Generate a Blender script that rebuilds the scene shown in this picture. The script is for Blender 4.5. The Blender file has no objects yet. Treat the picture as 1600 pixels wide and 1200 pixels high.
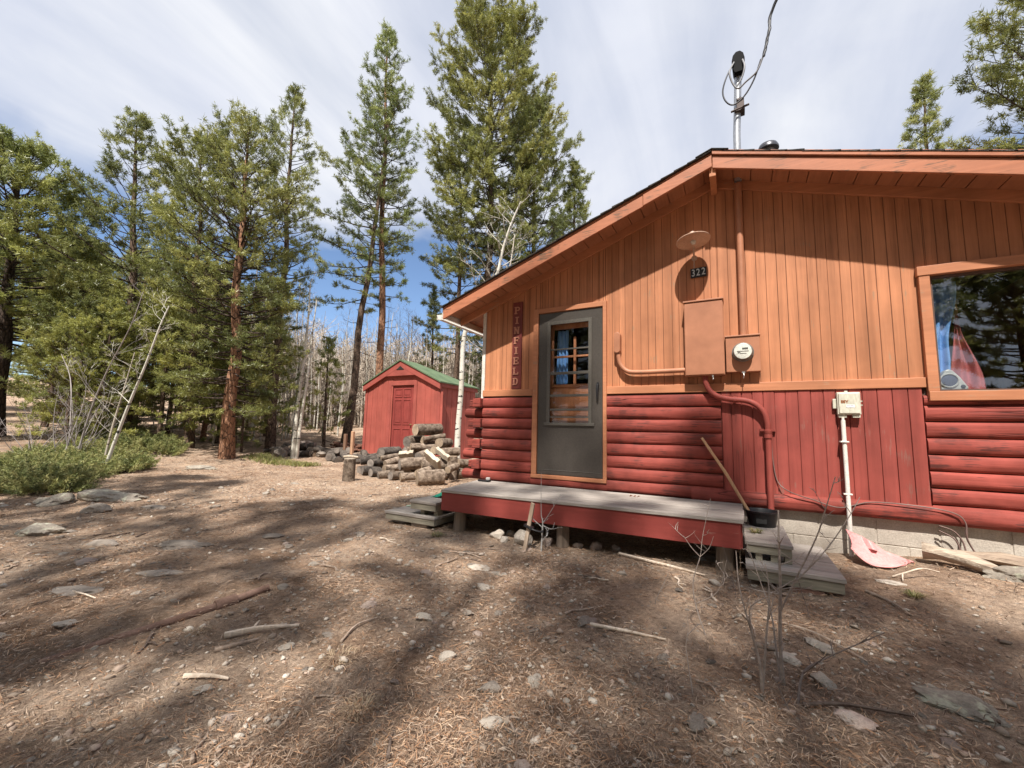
import bpy, math, random
import numpy as np
from mathutils import Vector, Matrix, noise

SC = bpy.context.scene
COL = SC.collection
rnd = random.Random(7)
PI = math.pi
ORG = {}          # object name -> world origin its mesh coordinates are measured from

# ------------------------------------------------------------------ tagging
def tag(o, label=None, cat=None, group=None, kind=None):
    if label: o['label'] = label
    if cat: o['category'] = cat
    if group: o['group'] = group
    if kind: o['kind'] = kind
    return o

def thing(name, label, cat, loc=(0, 0, 0), group=None):
    o = bpy.data.objects.new(name, None)
    o.empty_display_size = .1
    COL.objects.link(o)
    o.location = loc
    ORG[o.name] = Vector(loc)
    return tag(o, label, cat, group)

def link(name, me, parent=None, loc=None):
    """loc = world origin used for the mesh coordinates"""
    o = bpy.data.objects.new(name, me)
    COL.objects.link(o)
    if parent is not None:
        o.parent = parent
        ORG[o.name] = ORG[parent.name]
    else:
        o.location = loc if loc is not None else (0, 0, 0)
        ORG[o.name] = Vector(o.location)
    return o

def dup(root, loc, rotz=0., scale=1., label=None, tilt=(0, 0)):
    def cp(o, parent):
        c = o.copy(); COL.objects.link(c)
        if parent is not None:
            c.parent = parent
        for ch in [x for x in KIDS.get(o.name, [])]:
            cp(ch, c)
        return c
    c = cp(root, None)
    c.location = loc; c.rotation_euler = (tilt[0], tilt[1], rotz)
    c.scale = (scale,) * 3 if not hasattr(scale, '__len__') else scale
    if label: c['label'] = label
    return c
KIDS = {}

# ------------------------------------------------------------------ mesh builder (world coordinates)
class MB:
    def __init__(s): s.v = []; s.f = []
    def add(s, vs, fs):
        n = len(s.v); s.v += [tuple(p) for p in vs]; s.f += [tuple(i + n for i in f) for f in fs]
        return s
    def box(s, x0, x1, y0, y1, z0, z1):
        return s.add([(x0,y0,z0),(x1,y0,z0),(x1,y1,z0),(x0,y1,z0),(x0,y0,z1),(x1,y0,z1),(x1,y1,z1),(x0,y1,z1)],
                     [(0,3,2,1),(4,5,6,7),(0,1,5,4),(1,2,6,5),(2,3,7,6),(3,0,4,7)])
    def hexa(s, b, t):
        return s.add(list(b) + list(t), [(0,3,2,1),(4,5,6,7),(0,1,5,4),(1,2,6,5),(2,3,7,6),(3,0,4,7)])
    def obox(s, c, sz, rot=(0, 0, 0)):
        m = Matrix.Translation(c) @ (Matrix.Rotation(rot[2],4,'Z') @ Matrix.Rotation(rot[1],4,'Y') @ Matrix.Rotation(rot[0],4,'X'))
        a, b, d = sz[0]/2, sz[1]/2, sz[2]/2
        vs = [m @ Vector(p) for p in ((-a,-b,-d),(a,-b,-d),(a,b,-d),(-a,b,-d),(-a,-b,d),(a,-b,d),(a,b,d),(-a,b,d))]
        return s.add(vs, [(0,3,2,1),(4,5,6,7),(0,1,5,4),(1,2,6,5),(2,3,7,6),(3,0,4,7)])
    def prism(s, poly, y0, y1):
        """poly of (x,z), counter-clockwise seen from -Y; extruded along Y"""
        n = len(poly)
        vs = [(x, y0, z) for x, z in poly] + [(x, y1, z) for x, z in poly]
        fs = [tuple(range(n)), tuple(range(2*n-1, n-1, -1))]
        for i in range(n):
            j = (i+1) % n; fs.append((j, i, n+i, n+j))
        return s.add(vs, fs)
    def tube(s, pts, rad, n=8, cap=True, wob=0., seed=0):
        pts = [Vector(p) for p in pts]
        if not hasattr(rad, '__len__'): rad = [rad]*len(pts)
        up = None; base = len(s.v); m = len(pts)
        for i, p in enumerate(pts):
            t = (pts[min(i+1, m-1)] - pts[max(i-1, 0)])
            t = t.normalized() if t.length > 1e-9 else Vector((0, 0, 1))
            if up is None:
                a = Vector((1, 0, 0)) if abs(t.x) < .8 else Vector((0, 1, 0))
                up = (a - t*a.dot(t)).normalized()
            else:
                up = (up - t*up.dot(t)); up = up.normalized() if up.length > 1e-6 else t.orthogonal().normalized()
            w = t.cross(up)
            for k in range(n):
                a = 2*PI*k/n; r = rad[i]
                if wob: r *= 1 + wob*noise.noise(Vector((seed*3.1+math.cos(a)*1.3, math.sin(a)*1.3, p.length*2.3)))
                s.v.append(tuple(p + (up*math.cos(a) + w*math.sin(a))*r))
        for i in range(m-1):
            for k in range(n):
                k2 = (k+1) % n
                s.f.append((base+i*n+k, base+i*n+k2, base+(i+1)*n+k2, base+(i+1)*n+k))
        if cap:
            s.f.append(tuple(base+k for k in range(n-1, -1, -1)))
            s.f.append(tuple(base+(m-1)*n+k for k in range(n)))
        return s
    def lathe(s, c, prof, n=24, axis='Z', M=None):
        """prof: (r, h) list; axis Z, or a 3x3 matrix M for other axes"""
        base = len(s.v); c = Vector(c)
        for r, h in prof:
            for k in range(n):
                a = 2*PI*k/n; p = Vector((r*math.cos(a), r*math.sin(a), h))
                if axis == 'Y': p = Vector((p.x, -p.z, p.y))
                if M is not None: p = M @ p
                s.v.append(tuple(c + p))
        for i in range(len(prof)-1):
            for k in range(n):
                k2 = (k+1) % n
                s.f.append((base+i*n+k, base+i*n+k2, base+(i+1)*n+k2, base+(i+1)*n+k))
        if prof[0][0] > 1e-6: s.f.append(tuple(base+k for k in range(n-1, -1, -1)))
        if prof[-1][0] > 1e-6: s.f.append(tuple(base+(len(prof)-1)*n+k for k in range(n)))
        return s
    def build(s, name, m, parent=None, loc=None, smooth=None, bevel=0., mats2=None):
        """smooth: auto-smooth angle in degrees"""
        org = ORG[parent.name] if parent is not None else None
        if org is None:
            if loc is None:
                xs = [p[0] for p in s.v]; ys = [p[1] for p in s.v]; zs = [p[2] for p in s.v]
                loc = ((min(xs)+max(xs))/2, (min(ys)+max(ys))/2, min(zs))
            org = Vector(loc)
        me = bpy.data.meshes.new(name)
        me.from_pydata([(x-org.x, y-org.y, z-org.z) for x, y, z in s.v], [], s.f)
        me.materials.append(m)
        me.validate()
        o = link(name, me, parent, org)
        if parent is not None: KIDS.setdefault(parent.name, []).append(o)
        if smooth:
            me.polygons.foreach_set('use_smooth', [True]*len(me.polygons))
            if smooth < 180: me.set_sharp_from_angle(angle=math.radians(smooth))
        if bevel:
            b = o.modifiers.new('bevel', 'BEVEL'); b.width = bevel; b.segments = 2
            b.limit_method = 'ANGLE'; b.angle_limit = math.radians(40)
        return o

def np_mesh(name, verts, tris, mat, parent=None, loc=(0, 0, 0), col=None, smooth=False):
    """fast mesh from numpy arrays, vertices already local"""
    me = bpy.data.meshes.new(name)
    nv, nt = len(verts), len(tris)
    k = tris.shape[1]
    me.vertices.add(nv); me.vertices.foreach_set('co', np.ascontiguousarray(verts, dtype=np.float32).ravel())
    me.loops.add(nt*k); me.loops.foreach_set('vertex_index', np.ascontiguousarray(tris, dtype=np.int32).ravel())
    me.polygons.add(nt)
    me.polygons.foreach_set('loop_start', np.arange(0, nt*k, k, dtype=np.int32))
    if smooth: me.polygons.foreach_set('use_smooth', np.ones(nt, dtype=bool))
    if col is not None:
        a = me.attributes.new('tint', 'FLOAT_COLOR', 'POINT')
        c4 = np.ones((nv, 4), dtype=np.float32); c4[:, :3] = col
        a.data.foreach_set('color', c4.ravel())
    me.update(calc_edges=True)
    me.materials.append(mat)
    o = link(name, me, parent, loc)
    if parent is not None: KIDS.setdefault(parent.name, []).append(o)
    return o

# ------------------------------------------------------------------ materials
def nodes(name):
    m = bpy.data.materials.new(name); m.use_nodes = True
    nt = m.node_tree; nt.nodes.clear()
    out = nt.nodes.new('ShaderNodeOutputMaterial')
    return m, nt, out
def N(nt, t, **kw):
    n = nt.nodes.new(t)
    for k, v in kw.items():
        if k.startswith('i_'):
            key = k[2:]
            n.inputs[int(key) if key.isdigit() else key.replace('_', ' ')].default_value = v
        else: setattr(n, k, v)
    return n
def L(nt, a, b): nt.links.new(a, b)
def ramp(nt, fac, stops):
    r = N(nt, 'ShaderNodeValToRGB'); e = r.color_ramp.elements
    while len(e) < len(stops): e.new(.5)
    for i, (p, c) in enumerate(stops):
        e[i].position = p; e[i].color = (*c, 1) if len(c) == 3 else c
    L(nt, fac, r.inputs[0]); return r.outputs[0]
def mixc(nt, fac, a, b, mode='MIX'):
    n = N(nt, 'ShaderNodeMix', data_type='RGBA', blend_type=mode)
    for sock, v in ((n.inputs[0], fac), (n.inputs[6], a), (n.inputs[7], b)):
        if hasattr(v, 'is_linked'): L(nt, v, sock)
        elif isinstance(v, (int, float)): sock.default_value = v
        else: sock.default_value = (*v, 1) if len(v) == 3 else v
    return n.outputs[2]
def coords(nt, scale=(1, 1, 1), kind='Object'):
    t = N(nt, 'ShaderNodeTexCoord'); mp = N(nt, 'ShaderNodeMapping')
    mp.inputs['Scale'].default_value = scale
    L(nt, t.outputs[kind], mp.inputs[0]); return mp.outputs[0]
def nz(nt, vec, scale, detail=4, rough=.55, dist=0.):
    n = N(nt, 'ShaderNodeTexNoise'); n.inputs['Scale'].default_value = scale
    n.inputs['Detail'].default_value = detail; n.inputs['Roughness'].default_value = rough
    n.inputs['Distortion'].default_value = dist
    L(nt, vec, n.inputs['Vector']); return n.outputs['Fac']
def finish(nt, out, col, rough=.7, bump=None, bstr=.3, bdist=.01, spec=.3, metal=0., extra=None):
    p = N(nt, 'ShaderNodeBsdfPrincipled')
    p.inputs['Roughness'].default_value = rough
    p.inputs['Specular IOR Level'].default_value = spec
    p.inputs['Metallic'].default_value = metal
    if hasattr(col, 'is_linked'): L(nt, col, p.inputs['Base Color'])
    else: p.inputs['Base Color'].default_value = (*col, 1)
    if bump is not None:
        b = N(nt, 'ShaderNodeBump'); b.inputs['Strength'].default_value = bstr; b.inputs['Distance'].default_value = bdist
        L(nt, bump, b.inputs['Height']); L(nt, b.outputs[0], p.inputs['Normal'])
    L(nt, p.outputs[0], out.inputs[0]); return p

def mat_noise(name, c1, c2, scale=6, stretch=(1, 1, 1), rough=.75, bstr=.3, bdist=.01, spec=.25, metal=0., fine=60,
              objvar=0., c3=None, lo=.35, hi=.65):
    """two colours mixed by stretched noise, fine grain on top, bump"""
    m, nt, out = nodes(name)
    v = coords(nt, stretch)
    if objvar:
        oi = N(nt, 'ShaderNodeObjectInfo'); ad = N(nt, 'ShaderNodeVectorMath', operation='ADD')
        sc = N(nt, 'ShaderNodeVectorMath', operation='SCALE'); sc.inputs['Scale'].default_value = 37.
        cx = N(nt, 'ShaderNodeCombineXYZ')
        for i in range(3): L(nt, oi.outputs['Random'], cx.inputs[i])
        L(nt, cx.outputs[0], sc.inputs[0]); L(nt, v, ad.inputs[0]); L(nt, sc.outputs[0], ad.inputs[1]); v = ad.outputs[0]
    n1 = nz(nt, v, scale, 5, .6, .3); n2 = nz(nt, v, fine, 3, .6)
    col = ramp(nt, n1, [(lo, c1), (hi, c2)] if c3 is None else [(lo, c1), ((lo+hi)/2, c2), (hi, c3)])
    col = mixc(nt, .5, col, ramp(nt, n2, [(.3, (.62, .62, .62)), (.7, (1.3, 1.3, 1.3))]), 'MULTIPLY')
    if objvar:
        mr = N(nt, 'ShaderNodeMapRange'); mr.inputs[3].default_value = 1-objvar; mr.inputs[4].default_value = 1+objvar
        L(nt, oi.outputs['Random'], mr.inputs[0])
        hs = N(nt, 'ShaderNodeHueSaturation'); L(nt, mr.outputs[0], hs.inputs['Value']); L(nt, col, hs.inputs['Color']); col = hs.outputs[0]
    ad = N(nt, 'ShaderNodeMath', operation='ADD'); L(nt, n1, ad.inputs[0]); L(nt, n2, ad.inputs[1])
    finish(nt, out, col, rough, ad.outputs[0], bstr, bdist, spec, metal)
    return m

def mat_paint(name, c, wear, grain=(30, 30, 2), wearamt=.62, rough=.55, bstr=.25, var=.12, blot=2.0, spec=.35, checks=None, strip=None, ckamt=1.):
    """painted wood: grain bump along one axis, blotchy fading, flecks of wear"""
    m, nt, out = nodes(name)
    v = coords(nt); vg = coords(nt, grain)
    b = nz(nt, v, blot, 4, .6)
    g = nz(nt, vg, 1.0, 5, .65, .2)
    g2 = nz(nt, vg, 2.6, 3, .7)
    lo = tuple(x*(1-var*1.6) for x in c); hi = tuple(min(.95, x*(1+var)) for x in c)
    col = ramp(nt, b, [(.3, lo), (.7, hi)])
    col = mixc(nt, .45, col, ramp(nt, g, [(.3, (.66, .64, .62)), (.68, (1.18, 1.18, 1.18))]), 'MULTIPLY')
    mul = N(nt, 'ShaderNodeMath', operation='MULTIPLY'); L(nt, g2, mul.inputs[0]); L(nt, nz(nt, v, 5.5, 3), mul.inputs[1])
    wm = ramp(nt, mul.outputs[0], [(wearamt*.6, (0, 0, 0)), (wearamt*.6+.06, (1, 1, 1))])
    col = mixc(nt, wm, col, wear)
    if strip:        # tone differs from board to board
        s = nz(nt, coords(nt, strip), 1., 1, .4)
        col = mixc(nt, .9, col, ramp(nt, s, [(.32, (.80, .79, .78)), (.5, (1, 1, 1)), (.68, (1.10, 1.12, 1.14))]), 'MULTIPLY')
    if checks:       # thin drying cracks along the grain
        c1_ = nz(nt, coords(nt, checks), 1., 2, .5, .2); c2_ = nz(nt, v, 1.3, 2)
        k = ramp(nt, c1_, [(.482, (0, 0, 0)), (.497, (1, 1, 1)), (.503, (1, 1, 1)), (.518, (0, 0, 0))])
        k = mixc(nt, 1., k, ramp(nt, c2_, [(.48, (0, 0, 0)), (.60, (1, 1, 1))]), 'MULTIPLY')
        k = mixc(nt, 1., k, (ckamt,)*3, 'MULTIPLY'); col = mixc(nt, k, col, tuple(x*.28 for x in c))
        sb = N(nt, 'ShaderNodeMath', operation='SUBTRACT'); L(nt, g, sb.inputs[0]); L(nt, k, sb.inputs[1]); g = sb.outputs[0]
    finish(nt, out, col, rough, g, bstr, .004, spec)
    return m

def mat_wood(name, c1, c2, grain=(3, 40, 40), rough=.8, bstr=.5, objvar=.15):
    return mat_noise(name, c1, c2, 1.0, grain, rough, bstr, .006, .15, 0, 4., objvar, lo=.3, hi=.7)

def mat_plain(name, c, rough=.5, metal=0., spec=.4, var=.1, scale=8., bstr=.05):
    return mat_noise(name, tuple(x*(1-var) for x in c), tuple(min(1, x*(1+var)) for x in c), scale, (1, 1, 1), rough, bstr, .003, spec, metal, 70.)

def mat_foliage(name, tr=.25, gloss=.08, rough=.55):
    m, nt, out = nodes(name)
    a = N(nt, 'ShaderNodeAttribute', attribute_name='tint')
    oi = N(nt, 'ShaderNodeObjectInfo')
    mr = N(nt, 'ShaderNodeMapRange'); mr.inputs[3].default_value = .85; mr.inputs[4].default_value = 1.18
    L(nt, oi.outputs['Random'], mr.inputs[0])
    hs = N(nt, 'ShaderNodeHueSaturation'); L(nt, mr.outputs[0], hs.inputs['Value']); L(nt, a.outputs['Color'], hs.inputs['Color'])
    p = N(nt, 'ShaderNodeBsdfPrincipled'); p.inputs['Roughness'].default_value = rough
    p.inputs['Specular IOR Level'].default_value = gloss*3
    L(nt, hs.outputs[0], p.inputs['Base Color'])
    t = N(nt, 'ShaderNodeBsdfTranslucent'); L(nt, hs.outputs[0], t.inputs[0])
    mx = N(nt, 'ShaderNodeMixShader'); mx.inputs[0].default_value = tr
    L(nt, p.outputs[0], mx.inputs[1]); L(nt, t.outputs[0], mx.inputs[2]); L(nt, mx.outputs[0], out.inputs[0])
    return m

def mat_tint(name, rough=.85, spec=.1):
    m, nt, out = nodes(name)
    a = N(nt, 'ShaderNodeAttribute', attribute_name='tint')
    finish(nt, out, a.outputs['Color'], rough, spec=spec)
    return m

def mat_glass(name, tint=(.9, .93, .92), ior=1.5, boost=.06):
    m, nt, out = nodes(name)
    lw = N(nt, 'ShaderNodeLayerWeight')
    pw = N(nt, 'ShaderNodeMath', operation='POWER'); pw.inputs[1].default_value = 5.; lw.inputs[0].default_value = .5; L(nt, lw.outputs['Facing'], pw.inputs[0])
    ad = N(nt, 'ShaderNodeMath', operation='MULTIPLY_ADD'); ad.inputs[1].default_value = .95-boost; ad.inputs[2].default_value = .05+boost; L(nt, pw.outputs[0], ad.inputs[0])
    gl = N(nt, 'ShaderNodeBsdfGlossy'); gl.inputs['Roughness'].default_value = .004
    tr = N(nt, 'ShaderNodeBsdfTransparent'); tr.inputs[0].default_value = (*tint, 1)
    mx = N(nt, 'ShaderNodeMixShader'); L(nt, ad.outputs[0], mx.inputs[0]); L(nt, tr.outputs[0], mx.inputs[1]); L(nt, gl.outputs[0], mx.inputs[2])
    L(nt, mx.outputs[0], out.inputs[0]); return m

def mat_bark_pine(name, c1, c2, crack):
    m, nt, out = nodes(name)
    v = coords(nt, (1, 1, .35))
    vo = N(nt, 'ShaderNodeTexVoronoi', feature='DISTANCE_TO_EDGE'); vo.inputs['Scale'].default_value = 14.
    L(nt, v, vo.inputs['Vector'])
    n = nz(nt, v, 9, 5, .65)
    col = ramp(nt, n, [(.3, c1), (.7, c2)])
    e = ramp(nt, vo.outputs['Distance'], [(.0, (1, 1, 1)), (.12, (0, 0, 0))])
    col = mixc(nt, e, col, crack)
    ad = N(nt, 'ShaderNodeMath', operation='ADD'); L(nt, vo.outputs['Distance'], ad.inputs[0]); L(nt, n, ad.inputs[1])
    finish(nt, out, col, .9, ad.outputs[0], .8, .03, .1)
    return m

def mat_aspen(name, base=(.62, .59, .52), base2=(.5, .46, .38), dark=(.045, .04, .035)):
    m, nt, out = nodes(name)
    v = coords(nt, (1, 1, 1)); vs = coords(nt, (5, 5, 16)); 
    n = nz(nt, v, 3, 4); col = ramp(nt, n, [(.35, base2), (.6, base)])
    k = nz(nt, vs, .9, 4, .6, .4)
    col = mixc(nt, ramp(nt, k, [(.585, (0, 0, 0)), (.62, (1, 1, 1))]), col, dark)
    finish(nt, out, col, .7, k, .3, .005, .2)
    return m
# ------------------------------------------------------------------ camera, sky and sun
CAM = Vector((3.006, -4.75, 1.1))
cam_d = bpy.data.cameras.new('camera'); cam = bpy.data.objects.new('camera', cam_d); COL.objects.link(cam)
cam_d.sensor_width = 36; cam_d.lens = 36*647/1600; cam_d.clip_end = 3000; cam_d.clip_start = .05
yaw, pit, rol = math.radians(28.534), math.radians(6.448), math.radians(1.3975)
f0 = Vector((-math.sin(yaw), math.cos(yaw), 0)); r0 = Vector((math.cos(yaw), math.sin(yaw), 0)); u0 = Vector((0, 0, 1))
f2 = f0*math.cos(pit) + u0*math.sin(pit); u2 = u0*math.cos(pit) - f0*math.sin(pit)
r3 = r0*math.cos(rol) + u2*math.sin(rol); u3 = u2*math.cos(rol) - r0*math.sin(rol)
cam.matrix_world = Matrix(((r3.x, u3.x, -f2.x, CAM.x), (r3.y, u3.y, -f2.y, CAM.y), (r3.z, u3.z, -f2.z, CAM.z), (0, 0, 0, 1)))
SC.camera = cam

SUN_T = Vector((-.21, 1, -1.62)).normalized()      # the way the light travels
elev = math.asin(-SUN_T.z); azim = math.atan2(-SUN_T.x, -SUN_T.y)
sd = bpy.data.lights.new('sun', 'SUN'); so = bpy.data.objects.new('sun', sd); COL.objects.link(so)
sd.energy = 5.0; sd.angle = math.radians(.9); sd.color = (1, .955, .89)
so.rotation_euler = SUN_T.to_track_quat('-Z', 'Y').to_euler(); so.location = (8, -20, 30)

w = bpy.data.worlds.new('World'); SC.world = w; w.use_nodes = True
nt = w.node_tree; nt.nodes.clear()
wo = nt.nodes.new('ShaderNodeOutputWorld')
sky = N(nt, 'ShaderNodeTexSky', sky_type='NISHITA', sun_disc=False)
sky.sun_elevation = elev; sky.sun_rotation = azim; sky.altitude = 2600; sky.air_density = 1.1; sky.dust_density = .4; sky.ozone_density = 2.
bg1 = N(nt, 'ShaderNodeBackground'); bg1.inputs[1].default_value = .11
hs = N(nt, 'ShaderNodeHueSaturation'); hs.inputs['Saturation'].default_value = 1.0; L(nt, sky.outputs[0], hs.inputs['Color'])
L(nt, hs.outputs[0], bg1.inputs[0])
tc = N(nt, 'ShaderNodeTexCoord'); sx = N(nt, 'ShaderNodeSeparateXYZ'); L(nt, tc.outputs['Generated'], sx.inputs[0])
zc = N(nt, 'ShaderNodeMath', operation='MAXIMUM'); zc.inputs[1].default_value = 0.; L(nt, sx.outputs[2], zc.inputs[0])
za = N(nt, 'ShaderNodeMath', operation='ADD'); za.inputs[1].default_value = .22; L(nt, zc.outputs[0], za.inputs[0])
dx = N(nt, 'ShaderNodeMath', operation='DIVIDE'); L(nt, sx.outputs[0], dx.inputs[0]); L(nt, za.outputs[0], dx.inputs[1])
dy = N(nt, 'ShaderNodeMath', operation='DIVIDE'); L(nt, sx.outputs[1], dy.inputs[0]); L(nt, za.outputs[0], dy.inputs[1])
cv = N(nt, 'ShaderNodeCombineXYZ'); L(nt, dx.outputs[0], cv.inputs[0]); L(nt, dy.outputs[0], cv.inputs[1])
m1 = N(nt, 'ShaderNodeMapping'); m1.inputs['Rotation'].default_value = (0, 0, math.radians(25)); m1.inputs['Scale'].default_value = (3.0, .7, 1)
L(nt, cv.outputs[0], m1.inputs[0])
streak = nz(nt, m1.outputs[0], 1.3, 7, .55, .5)
lump = nz(nt, cv.outputs[0], 1.15, 6, .55, .3)
el = N(nt, 'ShaderNodeMapRange', interpolation_type='SMOOTHSTEP'); L(nt, sx.outputs[2], el.inputs[0])
el.inputs[1].default_value = .31; el.inputs[2].default_value = .62; el.inputs[3].default_value = -.20; el.inputs[4].default_value = .48
a1 = N(nt, 'ShaderNodeMath', operation='ADD'); L(nt, lump, a1.inputs[0]); L(nt, el.outputs[0], a1.inputs[1])
bk = N(nt, 'ShaderNodeMath', operation='MULTIPLY'); bk.inputs[1].default_value = -.5; L(nt, sx.outputs[1], bk.inputs[0])
bk2 = N(nt, 'ShaderNodeMath', operation='MAXIMUM'); bk2.inputs[1].default_value = 0.; L(nt, bk.outputs[0], bk2.inputs[0])
a2 = N(nt, 'ShaderNodeMath', operation='ADD'); L(nt, a1.outputs[0], a2.inputs[0]); L(nt, bk2.outputs[0], a2.inputs[1]); a1 = a2
cover = ramp(nt, a1.outputs[0], [(.40, (0, 0, 0)), (.60, (1, 1, 1))])
thin = ramp(nt, streak, [(.3, (.66, .66, .66)), (.62, (1, 1, 1))])
cm = mixc(nt, 1., cover, thin, 'MULTIPLY')
ccol = ramp(nt, lump, [(.30, (.60, .65, .78)), (.5, (.75, .78, .87)), (.72, (.94, .95, .97))])
bg2 = N(nt, 'ShaderNodeBackground'); bg2.inputs[1].default_value = .62; L(nt, ccol, bg2.inputs[0])
ms = N(nt, 'ShaderNodeMixShader'); L(nt, cm, ms.inputs[0]); L(nt, bg1.outputs[0], ms.inputs[1]); L(nt, bg2.outputs[0], ms.inputs[2])
L(nt, ms.outputs[0], wo.inputs[0])

SC.view_settings.view_transform = 'Standard'; SC.view_settings.look = 'None'
SC.view_settings.exposure = .80; SC.view_settings.gamma = 1.
SC.view_settings.use_curve_mapping = False
SC.render.engine = 'CYCLES'
SC.cycles.max_bounces = 6; SC.cycles.diffuse_bounces = 3; SC.cycles.glossy_bounces = 3; SC.cycles.transparent_max_bounces = 8

# ------------------------------------------------------------------ terrain
def sm(a, b, x):
    t = min(1, max(0, (x-a)/(b-a))); return t*t*(3-2*t)
def g(x, y):
    z = .02 - .052*max(0, min(6, -y-.9))
    z += .16*sm(2.9, 4.9, x)*sm(-2.2, -.2, y)
    if y > -4.75:
        z += .07*max(0, math.hypot(x-3, y+4.75)-13)
    else:
        z += .07*max(0, abs(x-3)-13)
    return z
def gz(x, y):
    d = math.hypot(x-3, y+4.75)
    k = 1 if d < 14 else min(6, d/14)
    return g(x, y) + .018*k*noise.noise(Vector((x*1.1, y*1.1, 1.7))) + .007*noise.noise(Vector((x*4.3, y*4.3, 9.1)))

def axis(lo, hi, flo, fhi, st):
    a = list(np.arange(flo, fhi, st)); s = st; x = flo
    left = []
    while x > lo:
        s *= 1.13; x -= s; left.append(x)
    s = st; x = a[-1]; right = []
    while x < hi:
        s *= 1.13; x += s; right.append(x)
    return left[::-1] + a + right
gx = axis(-260, 260, -7.5, 6.5, .055); gy = axis(-200, 300, -4.9, 2.5, .05)
nx, ny = len(gx), len(gy)
gv = np.zeros((nx*ny, 3), np.float32)
i = 0
for y in gy:
    for x in gx:
        z = gz(x, y)
        if -8 < x < 7 and -5.2 < y < 3.5:
            z += .006*noise.noise(Vector((x*11, y*11, 3.3))) + .004*noise.noise(Vector((x*27, y*27, 5.3)))
        if x > -.1 and 5.8 > x and y > .15: z = min(z, .05)
        gv[i] = (x, y, z); i += 1
ii = np.arange(nx*ny).reshape(ny, nx)
q = np.stack([ii[:-1, :-1], ii[:-1, 1:], ii[1:, 1:], ii[1:, :-1]], -1).reshape(-1, 4)

m, nt, out = nodes('forest_floor'); v = coords(nt)
big = nz(nt, v, .55, 5, .6, .4); mid = nz(nt, v, 3.2, 6, .65, .3); fine = nz(nt, v, 38, 4, .7); fib = nz(nt, v, 75, 5, .75, 3.)
c = ramp(nt, big, [(.36, (.25, .165, .112)), (.5, (.38, .268, .190)), (.64, (.50, .378, .280))])
c = mixc(nt, ramp(nt, mid, [(.42, (0, 0, 0)), (.66, (.85, .85, .85))]), c, (.40, .31, .24))
c = mixc(nt, ramp(nt, nz(nt, v, 1.7, 5, .7), [(.52, (0, 0, 0)), (.68, (.8, .8, .8))]), c, (.20, .147, .11))
c = mixc(nt, .75, c, ramp(nt, fib, [(.32, (.30, .27, .25)), (.5, (.9, .88, .86)), (.68, (1.75, 1.68, 1.6))]), 'MULTIPLY')
c = mixc(nt, .5, c, ramp(nt, fine, [(.3, (.6, .6, .6)), (.7, (1.35, 1.35, 1.35))]), 'MULTIPLY')
c = mixc(nt, .8, c, ramp(nt, nz(nt, v, 13, 5, .75, .8), [(.34, (.58, .55, .52)), (.5, (1, 1, 1)), (.66, (1.32, 1.30, 1.26))]), 'MULTIPLY')
vo = N(nt, 'ShaderNodeTexVoronoi'); vo.inputs['Scale'].default_value = 26.; L(nt, v, vo.inputs['Vector'])
gm = N(nt, 'ShaderNodeMath', operation='LESS_THAN'); gm.inputs[1].default_value = .24; L(nt, vo.outputs['Distance'], gm.inputs[0])
sp = N(nt, 'ShaderNodeSeparateColor'); L(nt, vo.outputs['Color'], sp.inputs[0])
gt = N(nt, 'ShaderNodeMath', operation='GREATER_THAN'); gt.inputs[1].default_value = .72; L(nt, sp.outputs[0], gt.inputs[0])
gg = N(nt, 'ShaderNodeMath', operation='MULTIPLY'); L(nt, gm.outputs[0], gg.inputs[0]); L(nt, gt.outputs[0], gg.inputs[1])
c = mixc(nt, gg.outputs[0], c, mixc(nt, sp.outputs[1], (.25, .20, .16), (.42, .36, .30)))
hh = N(nt, 'ShaderNodeMath', operation='ADD'); L(nt, fib, hh.inputs[0]); L(nt, fine, hh.inputs[1])
finish(nt, out, c, .95, hh.outputs[0], .9, .02, .05)
GROUND = np_mesh('ground', gv, q, m, smooth=True)
tag(GROUND, 'brown forest floor of pine needles, dirt and gravel', kind='structure')
# ------------------------------------------------------------------ paints and woods
ORANGE = mat_paint('orange_paint', (.46, .190, .092), (.33, .19, .11), (26, 26, 1.6), .64, .6, .25, .14, 1.4, .3, (34, 34, .7), (13., 1., .12), .30)
ORANGE_X = mat_paint('orange_paint_trim', (.47, .192, .095), (.36, .2, .12), (1.6, 26, 26), .6)
ORANGE_F = mat_paint('orange_fascia', (.41, .155, .08), (.16, .085, .05), (1.2, 22, 30), .50)
ORANGE_M = mat_paint('orange_metal', (.40, .172, .095), (.30, .17, .10), (4, 4, 4), .72, .5, .05, .07)
RED = mat_paint('red_log_paint', (.262, .054, .040), (.11, .032, .026), (1.1, 20, 34), .50, .75, 1.0, .28, 2.2, .25, (.7, 9, 13))
RED_V = mat_paint('red_board_paint', (.295, .062, .047), (.24, .09, .07), (26, 26, 1.3), .60, .6, .4, .16, 1.8, .3, (26, 26, .7), (11., 1., .12), .5)
RED_SHED = mat_paint('red_shed_paint', (.36, .088, .066), (.36, .14, .1), (16, 16, 1.), .66, .6)
RED_TRIM = mat_paint('red_shed_trim', (.33, .080, .062), (.3, .12, .1), (3, 3, 3), .68, .6)
RED_DOOR = mat_paint('red_shed_door', (.25, .048, .040), (.3, .10, .08), (16, 16, 2), .68, .55)
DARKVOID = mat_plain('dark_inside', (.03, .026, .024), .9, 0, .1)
CONC = mat_noise('concrete_block', (.36, .31, .26), (.50, .44, .37), 5, (1, 1, 1), .9, .35, .01, .1, 0, 90)
SHINGLE = mat_noise('shingles', (.045, .04, .037), (.10, .09, .08), 9, (1, 1, 1), .95, .8, .02, .1, 0, 120)
DOORGREY = mat_plain('storm_door_metal', (.060, .051, .043), .38, .0, .5, .08, 3)
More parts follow.
